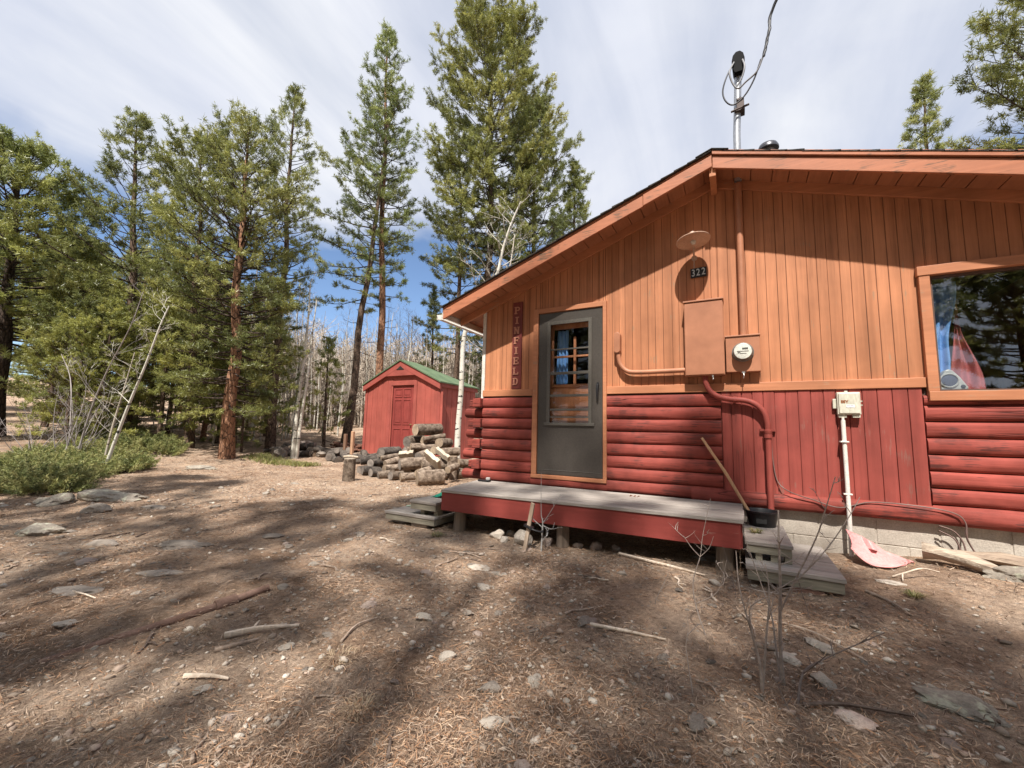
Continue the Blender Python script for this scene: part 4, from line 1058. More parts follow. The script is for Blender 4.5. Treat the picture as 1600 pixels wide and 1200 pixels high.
def rock_mesh(name, sz, seed, m, sub=3, ang=.5):
    V_, F_ = (IV, IF) if sub == 4 else (IV3, IF3) if sub == 3 else (IV1, IF1)
    r_ = np.random.RandomState(seed)
    P_ = V_.copy()
    for k in range(9):      # cut flat facets
        nrm = r_.normal(size=3); nrm /= np.linalg.norm(nrm); d = r_.uniform(.60, .92)
        ex = np.maximum(0, P_@nrm-d); P_ -= ex[:, None]*nrm*ang*1.6
    out_ = np.empty_like(P_)
    for i, p in enumerate(P_):
        q_ = Vector(p)
        out_[i] = p*(1+.30*noise.noise(q_*1.3+Vector((seed, 0, 0)))+.15*noise.noise(q_*3.2+Vector((0, seed, 0)))+.08*noise.noise(q_*7)+.04*noise.noise(q_*15))
    out_ *= np.array(sz)
    o = np_mesh(name, out_, F_, m, smooth=True); o.data.set_sharp_from_angle(angle=math.radians(38))
    return o
def rock(x, y, sz, seed, m, label, rot=0., sink=.45, sub=3, group=None, name='rock', cat='rock'):
    o = rock_mesh(name, sz, seed, m, sub); o.location = (x, y, gz(x, y)+sz[2]*(1-2*(sink+.05))); o.rotation_euler = (0, 0, rot)
    return tag(o, label, cat, group)
rock(3.80, -2.10, (0.160, 0.108, 0.036), 3, LICHEN, 'flat boulder with pale green lichen in the right foreground', -.35, .40, 4)
rock(3.40, -2.42, (0.080, 0.048, 0.025), 8, ROCKP, 'pinkish flat stone left of the lichen covered boulder', -.5, .35)
rock(3.20, -2.05, (0.068, 0.036, 0.022), 9, PALE, 'pale wedge shaped stone right of the tall bare sapling', -.6, .3)
rock(3.36, -1.83, (0.080, 0.040, 0.022), 12, PALE, 'long whitish stone lying behind the wedge shaped stone', -.5, .3)
rock(3.95, -.72, (0.096, 0.040, 0.018), 14, PALE, 'flat pale stone in front of the pink scoop', -.2, .45)
rock(4.72, -.42, (0.208, 0.128, 0.065), 15, LICHEN, 'grey weathered rock slab below the driftwood at the right edge', .2, .40, 4)
rock(4.98, -.10, (0.104, 0.080, 0.072), 16, mat_rock('dark_stump_rock', (.05, .035, .03), (.10, .07, .055), (.07, .05, .04)), 'dark rough lump against the block foundation at the right edge', .3, .3)
rock(2.74, -.62, (0.128, 0.080, 0.036), 19, ROCK, 'flat grey stone at the foot of the right deck post', -.1, .45)
# rocks along the left edge
rock(-5.15, -2.05, (0.568, 0.231, 0.128), 21, LICHEN, 'broad low lichen grey outcrop below the juniper', .35, .42, 4)
rock(-5.45, -2.55, (0.281, 0.190, 0.120), 22, LICHEN, 'grey boulder with lichen at the left edge beside the outcrop', .2, .36, 4)
rock(-4.30, -2.45, (0.201, 0.109, 0.081), 23, ROCK, 'dark grey lump of rock in front of the broad outcrop', .3, .38)
rock(-3.50, -3.12, (0.241, 0.136, 0.081), 24, LICHEN, 'craggy rock with white lichen at the left edge', .5, .40, 4)
rock(-3.9, -2.0, (0.201, 0.082, 0.034), 25, ROCK, 'flat dark slab at the right tip of the broad outcrop', .2, .42)
rock(-2.45, -2.95, (0.167, 0.080, 0.040), 26, ROCK, 'pair like flat stone on the bare dirt right of the craggy rock', .5, .42)
rock(-1.95, -3.22, (0.104, 0.072, 0.025), 27, ROCKP, 'small pinkish stone in the left foreground dirt', .1, .4)
rock(-1.72, -2.60, (0.258, 0.128, 0.044), 28, ROCK, 'long low stone flush with the middle of the dirt yard', .5, .46, 4)
rock(-1.25, -2.02, (0.136, 0.080, 0.032), 29, ROCK, 'round topped grey stone in the middle of the yard', .2, .40)
rock(-1.05, -3.05, (0.160, 0.080, 0.025), 30, ROCK, 'dull flat stone behind the rusty pipe', .6, .45)
rock(-1.2, -3.5, (0.200, 0.096, 0.029), 31, ROCK, 'dark flat stone at the left of the rusty pipe', .6, .44)
rock(1.10, -1.72, (0.112, 0.072, 0.025), 32, PALE, 'pale stone embedded in the dirt in front of the deck', .1, .45)
rock(1.30, -1.76, (0.096, 0.040, 0.014), 33, PALE, 'thin pale slab beside the stone in front of the deck', .1, .45)
rock(-8.2, .55, (0.456, 0.176, 0.079), 34, LICHEN, 'low pale rock where the juniper meets the path', .3, .40, 4)
# stones under the deck
for k, (x, y, s_) in enumerate(((.83, -.98, .085), (.97, -1.06, .05), (1.14, -1.0, .115), (.92, -.86, .055), (1.02, -.84, .045), (1.36, -.93, .075), (1.64, -.84, .05), (1.80, -.80, .07), (1.98, -.76, .05), (1.28, -.80, .05))):
    rock(x, y, (s_, s_*.8, s_*.75), 60+k, PALE if k < 4 else ROCKP, 'pale rounded stone beside the middle deck post' if k not in (2,) else 'largest pale boulder between the stake and the middle deck post', k*1.1, .3, 3, 'stones at the deck edge')
# loose stones: 260 individuals, copies of eight shapes
protos = [rock_mesh('stone', (1, .72, .42), 100+k, (ROCK, ROCKP, PALE, ROCK, PALE, ROCKP, ROCK, PALE)[k], 3 if k < 3 else 3) for k in range(8)]
rr = random.Random(21); n_ = 0; first = [True]*8
while n_ < 260:
    if n_ < 190:
        d = 1.35+6.5*rr.random()**1.5; a = rr.uniform(-1.35, .9)      # around the viewer, to the front
        x, y = 3+d*math.sin(a)-.2*d, -4.75+d*math.cos(a)*.95
    else:
        x, y = rr.gauss(1.0, 1.1), rr.gauss(-2.3, .6)
    if y > -1.15 and x > -.8 or y > 1.5 or x > 5.6: continue
    s_ = min(.055, .012+.012*rr.expovariate(1.)) * (1+.05*d)
    k = rr.randrange(8)
    o = protos[k] if first[k] else protos[k].copy()
    if not first[k]: COL.objects.link(o)
    first[k] = False
    o.location = (x, y, gz(x, y)+s_*.08); o.rotation_euler = (rr.uniform(-.2, .2), rr.uniform(-.2, .2), rr.uniform(0, 6.3)); o.scale = (s_,)*3
    tag(o, 'small loose stone lying on the bare dirt yard', 'stone', 'loose stones scattered over the dirt yard')
    n_ += 1
# gravel too small to count
rs = np.random.RandomState(5); M_ = 15000
d = 1.2+6.5*rs.rand(M_)**1.25; a = rs.uniform(-1.4, 1.0, M_)
px = 3+d*np.sin(a)-.2*d; py = -4.75+d*np.cos(a)
dens = np.array([noise.noise(Vector((x*.9, y*.9, 12.))) + .35*noise.noise(Vector((x*2.7, y*2.7, 2.))) for x, y in zip(px, py)])
keep = (dens > -.30+.2*rs.rand(M_)) & ~((py > -1.0) & (px > -.4)) & (py < 2); px, py, d = px[keep], py[keep], d[keep]; M_ = len(px)
sz = (.0028+.0042*rs.exponential(1., M_)).clip(.003, .022)*(1+.10*d)
rot = rs.uniform(0, 6.3, M_); base = IV1*np.array([1, .75, .5])
vv = base[None]*(1+.28*rs.randn(M_, len(base), 1))
c_, s_ = np.cos(rot)[:, None], np.sin(rot)[:, None]
vx = vv[:, :, 0]*c_-vv[:, :, 1]*s_; vy = vv[:, :, 0]*s_+vv[:, :, 1]*c_
pz = np.array([gz(x, y) for x, y in zip(px, py)])
vv = np.stack([vx*sz[:, None]+px[:, None], vy*sz[:, None]+py[:, None], vv[:, :, 2]*sz[:, None]+pz[:, None]+sz[:, None]*.2], -1).reshape(-1, 3)
ff = (IF1[None]+(np.arange(M_)*len(base))[:, None, None]).reshape(-1, 3)
pal = np.array([(.40, .34, .28), (.30, .25, .20), (.36, .27, .21), (.48, .42, .35), (.23, .18, .14)])[rs.randint(0, 5, M_)]*rs.uniform(.8, 1.15, (M_, 1))
o = np_mesh('gravel', vv, ff, mat_tint('gravel_stone', .9), col=np.repeat(pal, len(base), 0)); tag(o, 'fine gravel mixed into the dirt', 'gravel', kind='stuff')

# ------------------------------------------------------------------ pine needle litter and twig crumbs
rs = np.random.RandomState(9); M_ = 280000
d = 1.1+12.0*rs.rand(M_)**1.75; a = rs.uniform(-1.45, 1.05, M_)
px = 3+d*np.sin(a)-.18*d; py = -4.75+d*np.cos(a)
keep = ~((py > -.2) & (px > -.3)) & (py < 4.5); px, py, d = px[keep], py[keep], d[keep]; M_ = len(px)
dens = np.array([noise.noise(Vector((x*.8, y*.8, 30.)))+.5*noise.noise(Vector((x*2.3, y*2.3, 40.))) for x, y in zip(px, py)])
keep = rs.rand(M_) < (.62+.9*dens); px, py, d, dens = px[keep], py[keep], d[keep], dens[keep]; M_ = len(px)
pz = np.array([gz(x, y) for x, y in zip(px, py)])
ln = rs.uniform(.014, .045, M_)*(1+.06*d); wd = rs.uniform(.0004, .0009, M_)*(1+.34*d)
th = rs.uniform(0, 6.3, M_) ; ti = rs.normal(0, .22, M_)
dv = np.stack([np.cos(th)*np.cos(ti), np.sin(th)*np.cos(ti), np.sin(ti)], -1); sv = np.stack([-np.sin(th), np.cos(th), rs.normal(0, .5, M_)], -1)
c0 = np.stack([px, py, pz+rs.uniform(.004, .022, M_)], -1)
bend = np.stack([rs.normal(0, .05, M_), rs.normal(0, .05, M_), rs.normal(.05, .06, M_)], -1)*ln[:, None]
p0 = c0-dv*ln[:, None]/2; p2 = c0+dv*ln[:, None]/2; p1 = c0+bend
w_ = sv*wd[:, None]
vv = np.stack([p0-w_*.6, p0+w_*.6, p1-w_, p1+w_, p2-w_*.5, p2+w_*.5], 1).reshape(-1, 3)
ff = (np.array([[0, 1, 3, 2], [2, 3, 5, 4]])[None]+(np.arange(M_)*6)[:, None, None]).reshape(-1, 4)
pal = np.array([(.37, .215, .125), (.31, .17, .095), (.45, .31, .205), (.19, .115, .075), (.35, .26, .195), (.26, .185, .135), (.44, .33, .245), (.10, .062, .045)])[rs.randint(0, 8, M_)]*rs.uniform(.75, 1.2, (M_, 1))
o = np_mesh('needle_litter', vv, ff, mat_tint('dead_needles', .8), col=np.repeat(pal, 6, 0)); tag(o, 'fallen pine needles and twig crumbs over the dirt', 'needle litter', kind='stuff')

# ------------------------------------------------------------------ sticks
STICK = mat_wood('dry_stick', (.22, .16, .12), (.42, .33, .26), (14, 14, 3)); STICKP = mat_wood('peeled_stick', (.42, .33, .25), (.62, .52, .42), (14, 14, 3))
STICKD = mat_wood('dark_stick', (.10, .07, .055), (.20, .15, .12), (14, 14, 3))
def stick(pts, r_, m, label, group=None, name='stick', side=None, cat='stick'):
    P_ = [Vector((x, y, gz(x, y)+h_)) for x, y, h_ in pts]; mb = MB(); pp = spline(P_, 4)
    mb.tube(pp, [r_*(1-.55*i/(len(pp)-1)) for i in range(len(pp))], 7, True, .3, pts[0][0])
    if side:
        for f_, dx_, dy_, dz_ in side:
            q_ = pp[int(f_*(len(pp)-1))]; mb.tube([q_, q_+Vector((dx_*.5, dy_*.45, dz_*.6)), q_+Vector((dx_, dy_, dz_))], [r_*.6, r_*.45, r_*.25], 6)
    o = mb.build(name, m, smooth=60); return tag(o, label, cat, group)
stick([(2.05, -.93, .02), (2.3, -.98, .015), (2.55, -1.02, .01), (2.75, -1.08, .012)], .016, STICKP, 'long peeled pale stick lying in front of the right deck post')
stick([(2.20, -2.22, .012), (2.4, -2.20, .014), (2.62, -2.18, .012)], .013, STICKP, 'straight bleached stick in the middle of the yard')
stick([(.42, -3.32, .02), (.52, -3.22, .03), (.62, -3.14, .03), (.70, -3.06, .02)], .017, STICKP, 'knobbly pale stick right of the rusty pipe', side=[(.4, -.03, .05, .02)])
stick([(.52, -3.42, .012), (.58, -3.34, .016), (.62, -3.25, .012)], .012, STICK, 'short forked brown stick beside the knobbly pale stick')
stick([(.62, -3.60, .012), (.74, -3.55, .02), (.83, -3.51, .012)], .012, STICKP, 'short pale stick near the bottom of the yard')
stick([(-1.3, -3.55, .01), (-1.05, -3.5, .016), (-.85, -3.48, .01)], .012, STICKP, 'thin whitish stick in the far left foreground')
stick([(1.05, -3.05, .01), (1.0, -2.9, .02), (1.02, -2.76, .01)], .008, STICK, 'small crooked twig in the lower middle of the yard')
stick([(3.22, -2.42, .01), (3.36, -2.36, .02), (3.5, -2.33, .02), (3.62, -2.30, .012)], .010, STICKD, 'dark twig lying left of the lichen covered boulder')
stick([(3.10, -1.62, .01), (3.35, -1.72, .02), (3.55, -1.92, .012)], .007, STICK, 'thin bent twig behind the pale wedge stone')
stick([(3.75, -.95, .01), (3.85, -1.12, .02), (3.9, -1.25, .01)], .011, STICK, 'short stick in front of the pink scoop')
stick([(3.98, -.60, .01), (4.05, -.62, .05), (4.15, -.58, .07), (4.25, -.55, .04)], .008, STICKP, 'arched pale root sticking up between scoop and driftwood', side=[(.3, -.02, -.08, -.03)])
stick([(3.0, -1.62, .01), (3.05, -1.75, .012), (3.06, -1.9, .01)], .007, STICK, 'thin twig near the left foot of the right steps')
stick([(.65, -1.55, .008), (.85, -1.52, .012), (1.0, -1.55, .008)], .009, STICK, 'short stick lying in front of the left deck post')
rr = random.Random(77)
pr_ = []
for k in range(5):
    mb = MB(); pts = [Vector((-.5, 0, .01)), Vector((-.2, rr.uniform(-.08, .08), .03)), Vector((.15, rr.uniform(-.1, .1), .02)), Vector((.5, rr.uniform(-.06, .06), .01))]
    pp = spline(pts, 4); mb.tube(pp, [.045*(1-.5*i/(len(pp)-1)) for i in range(len(pp))], 6)
    q_ = pp[7]; mb.tube([q_, q_+Vector((.1, .14, .04)), q_+Vector((.22, .22, .03))], [.03, .024, .012], 5)
    o = mb.build('twig', (STICK, STICKP, STICKD, STICK, STICK)[k], loc=(0, 0, 0), smooth=60); pr_.append(o)
for n_ in range(90):
    while True:
        d = 1.4+5.8*rr.random()**1.3; a = rr.uniform(-1.35, .95); x, y = 3+d*math.sin(a)-.2*d, -4.75+d*math.cos(a)
        if not (y > -1.25 and x > -.9) and y < 1.5 and x < 5.6: break
    o = pr_[n_] if n_ < 5 else pr_[rr.randrange(5)].copy()
    if n_ >= 5: COL.objects.link(o)
    s_ = rr.uniform(.07, .22)*(1+.05*d); o.location = (x, y, gz(x, y)+.004); o.rotation_euler = (rr.uniform(-.12, .12), rr.uniform(-.12, .12), rr.uniform(0, 6.3)); o.scale = (s_, s_, s_*.9)
    tag(o, 'short dry twig lying among the needles of the yard', 'twig', 'twigs scattered over the yard')

# rusty pipe with a coupling, half sunk in the dirt
t = thing('rusty_pipe', 'long rusty iron pipe with a coupling half buried in the yard', 'pipe', (.0, -3.1, gz(0, -3.1)))
RUST = mat_noise('rust_pipe', (.13, .075, .055), (.23, .145, .11), 9, (1, 1, 1), .85, .4, .006, .2)
P_ = [(.02, -2.83), (-.03, -3.15), (-.10, -3.52), (-.16, -3.9)]
MB().tube([(x, y, gz(x, y)+.020-.010*i) for i, (x, y) in enumerate(P_)], .025, 12).build('tube', RUST, t, smooth=60)
MB().tube([(-.012, -3.03, gz(-.01, -3.03)+.014), (-.030, -3.15, gz(-.03, -3.15)+.013)], .038, 14).build('coupling', RUST, t, smooth=40)

# driftwood slabs by the foundation
DRIFT = mat_wood('driftwood', (.26, .20, .15), (.48, .40, .31), (3, 26, 26), .85, .8, .05)
def drift(nm, lab, P_, W_, H_, m):
    mb = MB(); n_ = len(P_); rg = 10; base = 0
    for i, (x, y, z) in enumerate(P_):
        d_ = Vector(P_[min(i+1, n_-1)])-Vector(P_[max(i-1, 0)]); d_.z = 0; d_.normalize(); s_ = Vector((-d_.y, d_.x, 0))
        for k in range(rg):
            a = 2*PI*k/rg; r_ = 1+.55*noise.noise(Vector((i*.9, math.cos(a)*2.2, math.sin(a)*2.2+W_[i]*9)))+.2*noise.noise(Vector((i*2.1, k*1.3, W_[i]*30)))
            mb.v.append(tuple(Vector((x, y, z))+s_*W_[i]*math.cos(a)*r_+Vector((0, 0, H_[i]*math.sin(a)*r_))))
    for i in range(n_-1):
        for k in range(rg): k2 = (k+1) % rg; mb.f.append((i*rg+k, i*rg+k2, (i+1)*rg+k2, (i+1)*rg+k))
    mb.f += [tuple(range(rg-1, -1, -1)), tuple((n_-1)*rg+k for k in range(rg))]
    return tag(mb.build(nm, m, smooth=32), lab, 'driftwood')
z0 = .165
drift('driftwood', 'bleached chunk of driftwood nearest the pink scoop', [(4.27, -.18, z0+.075), (4.36, -.21, z0+.075), (4.46, -.29, z0+.055), (4.56, -.38, z0+.04), (4.66, -.47, z0+.02)], [.05, .075, .06, .06, .03], [.055, .05, .045, .035, .02], DRIFT)
drift('driftwood', 'long brown weathered slab of wood against the block foundation', [(4.44, -.06, z0+.07), (4.58, -.08, z0+.06), (4.74, -.10, z0+.05), (4.9, -.14, z0+.04), (4.97, -.17, z0+.03)], [.015, .06, .085, .08, .03], [.012, .03, .045, .045, .02], mat_wood('grey_slab', (.22, .16, .12), (.40, .31, .23), (3, 30, 30), .85, .9, .05))

# ------------------------------------------------------------------ firewood
BARKG = mat_noise('firewood_bark', (.10, .072, .054), (.235, .178, .135), 12, (1, 1, 1), .95, 1., .03, .05, 0, 60, .3, (.36, .285, .22))
BARKD = mat_noise('charred_bark', (.05, .042, .037), (.15, .125, .105), 10, (1, 1, 1), .95, .9, .02, .05, 0, 60, .2)
CUT = mat_noise('cut_wood', (.22, .165, .12), (.42, .32, .225), 6, (1, 1, 1), .85, .4, .006, .1, 0, 40, .18)
CUTG = mat_noise('weathered_cut', (.13, .11, .095), (.27, .23, .195), 6, (1, 1, 1), .9, .5, .006, .1, 0, 40, .18)
SPLIT = mat_wood('split_wood', (.36, .29, .215), (.56, .48, .38), (18, 18, 2), .8, .5, .08)
def log_pair(r_, ln, seed, mbark, mcut, nm='firewood_log'):
    """a log along X of length ln, an Empty with bark and two cut faces"""
    t = thing(nm, None, None)
    mb = MB(); n_ = 18; seg = 6
    prof = [1+.07*noise.noise(Vector((math.cos(2*PI*k/n_)*1.1, math.sin(2*PI*k/n_)*1.1, seed*2.2))) for k in range(n_)]
    for i in range(seg+1):
        x = -ln/2+ln*i/seg
        for k in range(n_):
            a = 2*PI*k/n_; r2 = r_*prof[k]*(1+.05*noise.noise(Vector((x*7, k*.9, seed))))*(1 if 0 < i < seg else .985)
            mb.v.append((x, r2*math.cos(a), r2*math.sin(a)))
    for i in range(seg):
        for k in range(n_): k2 = (k+1) % n_; mb.f.append((i*n_+k, (i+1)*n_+k, (i+1)*n_+k2, i*n_+k2))
    mb.build('bark', mbark, t, smooth=60)
    for e in (-1, 1):
        mb = MB(); x = e*(ln/2+.002)
        vs = [(x, 0, 0)]+[(x-e*.002, r_*.97*prof[k]*math.cos(2*PI*k/n_), r_*.97*prof[k]*math.sin(2*PI*k/n_)) for k in range(n_)]
        mb.add(vs, [(0, 1+k, 1+(k+1) % n_) if e > 0 else (0, 1+(k+1) % n_, 1+k) for k in range(n_)]); mb.build('cut_face', mcut, t)
    return t
FW = [(-3.85,3.08,1.06,-3.28,3.2,1.10,.14,0),(-4.06,2.97,.79,-3.68,3.09,.82,.14,1),(-3.5,3.0,.86,-3.09,3.12,.94,.06,0),(-3.10,2.91,.78,-2.75,3.03,.79,.11,0),(-3.71,2.85,.64,-3.22,2.97,.70,.09,0),
 (-4.70,2.77,.50,-4.21,2.89,.54,.12,2),(-4.41,2.6,.40,-3.98,2.72,.46,.06,0),(-4.16,2.44,.30,-3.80,2.56,.38,.08,0),(-3.90,2.75,.56,-3.6,2.87,.60,.10,1),(-3.46,2.25,.27,-2.91,2.47,.42,.13,1),
 (-2.92,2.05,.16,-2.50,2.17,.28,.09,0),(-2.40,1.55,.165,-2.05,1.78,.17,.15,0),(-3.42,2.62,.49,-3.10,2.74,.54,.10,1),(-2.76,2.71,.60,-2.45,2.83,.60,.10,0),(-3.91,2.16,.19,-3.60,2.28,.24,.08,0),
 (-3.42,1.83,.10,-3.2,1.95,.12,.09,1),(-3.06,1.78,.11,-2.85,1.9,.12,.08,0),(-2.25,2.15,.30,-2.05,2.37,.33,.07,0),(-5.04,2.53,.30,-4.75,2.65,.32,.10,2),(-4.63,2.38,.26,-4.35,2.5,.28,.10,2),
 (-4.51,2.12,.11,-4.22,2.25,.12,.10,2),(-4.15,1.99,.11,-3.89,2.11,.12,.09,2),(-4.85,2.3,.11,-4.55,2.42,.12,.10,2),(-3.75,1.85,.10,-3.5,1.97,.11,.09,1),
 (-3.6,2.5,.12,-3.1,2.6,.12,.11,0),(-3.1,2.55,.30,-2.6,2.66,.34,.11,0),(-2.75,2.4,.12,-2.3,2.5,.12,.11,0),(-4.15,2.85,.13,-3.7,2.95,.13,.12,1),(-4.05,2.92,.40,-3.62,3.0,.38,.11,1),(-3.45,2.95,.34,-2.95,3.05,.34,.12,0),
 (-2.95,2.85,.36,-2.5,2.95,.36,.11,0),(-3.3,3.0,.60,-2.85,3.1,.58,.10,0),(-4.7,2.8,.13,-4.3,2.9,.13,.11,2),(-4.75,2.78,.33,-4.35,2.85,.33,.09,2),(-3.3,3.2,.12,-2.8,3.25,.12,.12,0),(-2.6,3.0,.12,-2.2,3.05,.12,.12,0),(-2.6,3.05,.34,-2.25,3.1,.34,.10,0),(-3.85,3.2,.12,-3.4,3.25,.12,.12,0),(-3.9,3.2,.36,-3.45,3.25,.36,.12,0),(-3.75,3.12,.60,-3.3,3.2,.6,.11,0),(-3.7,3.1,.82,-3.3,3.2,.82,.1,0)]
fl = {0: 'fat grey barked log on the very top of the firewood pile', 1: 'thick log with a dark sawn end just below the topmost firewood log', 5: 'blackened thick log at the left shoulder of the firewood pile', 9: 'thick log with a big dark sawn end in the middle front of the firewood pile', 11: 'short fat round lying foremost in front of the firewood pile', 6: 'thin pole like log under the blackened thick log'}
gl = {0: 'grey barked split log stacked in the firewood pile', 1: 'grey barked firewood log with a dark weathered sawn end', 2: 'blackened log at the left foot of the firewood pile'}
for k, (a0, a1, a2, b0, b1, b2, r_, ty) in enumerate(FW):
    a, b = Vector((a0, a1, a2)), Vector((b0, b1, b2)); d_ = b-a
    t = log_pair(r_, d_.length*1.22, k, BARKD if ty == 2 else BARKG, (CUT, CUTG, CUTG)[ty])
    t.location = (a+b)/2; t.rotation_euler = (k*1.3, -math.asin(d_.z/d_.length)*.6+.10*math.sin(k*5.1), math.radians(74)+.40*math.sin(k*2.7))
    tag(t, fl.get(k, gl[ty]), 'log', 'logs of the firewood pile')
for lab, c_, sz, rt_ in (('broad pale split slab leaning on the front of the firewood pile', (-2.53, 2.1, .47), (.50, .09, .24), (.5, .40, -.25)), ('narrow pale split stick beside the broad split slab on the firewood pile', (-2.42, 2.28, .58), (.44, .08, .12), (.3, .42, -.2)), ('reddish split wedge between the logs of the firewood pile', (-3.72, 2.62, .50), (.34, .12, .16), (.6, -.1, .4))):
    mb = MB(); m_ = Matrix.Rotation(rt_[2], 4, 'Z') @ Matrix.Rotation(rt_[1], 4, 'Y') @ Matrix.Rotation(rt_[0], 4, 'X')
    n_ = 6; vs = []
    for i in range(n_+1):
        x = -sz[0]/2+sz[0]*i/n_; j_ = .012*noise.noise(Vector((i*.9, sz[1]*9, 3)))
        for y, z in ((-sz[1]/2, -sz[2]/2), (sz[1]/2, -sz[2]*.38), (sz[1]*.30, sz[2]*.1), (sz[1]*.38, sz[2]/2), (-sz[1]/2, sz[2]*.42)):
            vs.append(tuple(Vector(c_)+m_ @ Vector((x, y+j_, z+j_*2))))
    fs = [(4, 3, 2, 1, 0), tuple(n_*5+q_ for q_ in range(5))]
    for i in range(n_):
        for q_ in range(5): fs.append((i*5+q_, i*5+(q_+1) % 5, i*5+5+(q_+1) % 5, i*5+5+q_))
    mb.add(vs, fs); o = mb.build('split_log', SPLIT, bevel=.004); tag(o, lab, 'split log', 'split pieces on the firewood pile')
def stump(x, y, r_, h_, lab, seed, m=None, top=None):
    t = thing('stump', lab, 'stump', (x, y, gz(x, y)))
    mb = MB(); z = gz(x, y); mb.tube([(x, y, z-.05), (x, y, z+h_*.3), (x+.004, y, z+h_*.7), (x, y, z+h_-.004)], [r_*1.04, r_, r_*.98, r_*.97], 22, True, .10, seed); mb.build('bark', m or BARKG, t, smooth=50)
    mb = MB(); mb.tube([(x, y, z+h_-.004), (x, y, z+h_)], [r_*.93, r_*.93], 22, True, .08, seed); mb.build('cut_face', top or CUT, t)
stump(-3.86, 1.14, .115, .44, 'upright sawn chopping block standing left of the firewood pile', 3, BARKG, SPLIT)
stump(-2.42, 2.62, .115, .50, 'tall upright round at the foot of the white aspen trunk', 4)
mb = MB(); mb.tube(spline([(-3.98, 1.08, gz(-3.98, 1.08)+.475), (-3.86, 1.13, .495+.02), (-3.70, 1.2, .50)], 4), [.02]*9, 7); o = mb.build('split_stick', SPLIT, smooth=50); tag(o, 'pale splinter lying on the chopping block', 'stick')

# ------------------------------------------------------------------ far heap of old blackened wood
rr = random.Random(31); pr_ = [log_pair(.10, .5, 200+k, (BARKD, BARKD, BARKG)[k], (CUTG, CUTG, CUT)[k], 'old_log') for k in range(3)]
for n_ in range(46):
    f_ = rr.random(); x = -10.3+3.6*f_; y = 3.6+rr.uniform(-.35, .9)+.6*f_
    k = rr.choice((0, 0, 1, 2)); o = pr_[k] if n_ in (0, 1, 2) and k == n_ else None
    if n_ < 3: o = pr_[n_]
    else: o = dup(pr_[k], (0, 0, 0))
    s_ = rr.uniform(.6, 1.35); zz = gz(x, y)+.08+(.24 if n_ % 3 == 2 else 0)*rr.random()
    o.location = (x, y, zz); o.rotation_euler = (rr.uniform(0, 3), rr.uniform(-.25, .25), rr.uniform(-.9, .9)); o.scale = (s_*rr.uniform(.8, 1.6), s_, s_)
    tag(o, 'old dark log in the low wood heap beneath the aspens' if k < 2 else 'old grey barked log in the low wood heap beneath the aspens', 'log', 'logs of the low wood heap')
for k, (x, y, s_) in enumerate(((-9.45, 3.25, .26), (-10.2, 4.6, .3), (-9.3, 4.4, .24), (-8.6, 4.1, .17), (-8.2, 4.3, .15), (-7.9, 4.0, .13))):
    rock(x, y, (s_*1.3, s_, s_*.75), 140+k, (ROCK, ROCKP, PALE)[k % 3], ('grey stone beside the orange pine trunk', 'broad stone behind the wood heap', 'pale flat stone on top of the wood heap', 'rounded stone in the wood heap', 'small stone in the wood heap right of the white aspen', 'small stone at the right end of the wood heap')[k], k, .2)
for k, (x, y, h_) in enumerate(((-8.05, 4.5, .75), (-7.78, 4.55, .85))):
    mb = MB(); z = gz(x, y); mb.box(x-.05, x+.05, y-.04, y+.04, z-.1, z+h_); o = mb.build('wooden_post', (mat_wood('brown_post', (.20, .11, .07), (.30, .18, .12), (20, 20, 2)), mat_wood('orange_post', (.36, .20, .12), (.48, .29, .18), (20, 20, 2)))[k], bevel=.008)
    tag(o, ('short brown wooden post near the left shed corner', 'short orange brown post right of the brown one near the shed')[k], 'post')
TILE = mat_noise('rusty_brick', (.14, .07, .05), (.26, .14, .10), 8, (1, 1, 1), .9, .5, .01, .1, 0, 60, .25)
rr = random.Random(8); o0 = None
for n_ in range(36):
    row = n_ // 9; x = -9.75+(n_ % 9)*.17+rr.uniform(-.05, .05); y = 5.6+rr.uniform(-.2, .2); 
    if o0 is None: o0 = MB().box(-.12, .12, -.07, .07, 0, .06).build('brick', TILE, loc=(0, 0, 0), bevel=.008); o = o0
    else: o = o0.copy(); COL.objects.link(o)
    o.location = (x, y, gz(x, y)+.02+row*.068); o.rotation_euler = (rr.uniform(-.2, .2), rr.uniform(-.2, .2), rr.uniform(-.6, .6))
    tag(o, 'rusty red brick in the heap beside the left shed corner', 'brick', 'bricks heaped beside the shed')
# ------------------------------------------------------------------ pines
NEEDLE = mat_foliage('pine_needles', .38, .17, .42)
BARK_O = mat_bark_pine('orange_bark', (.26, .125, .07), (.42, .24, .15), (.07, .04, .03))
BARK_B = mat_bark_pine('brown_bark', (.10, .065, .048), (.20, .14, .10), (.035, .025, .02))
BARK_D = mat_bark_pine('dark_bark', (.05, .037, .03), (.11, .08, .062), (.02, .016, .014))

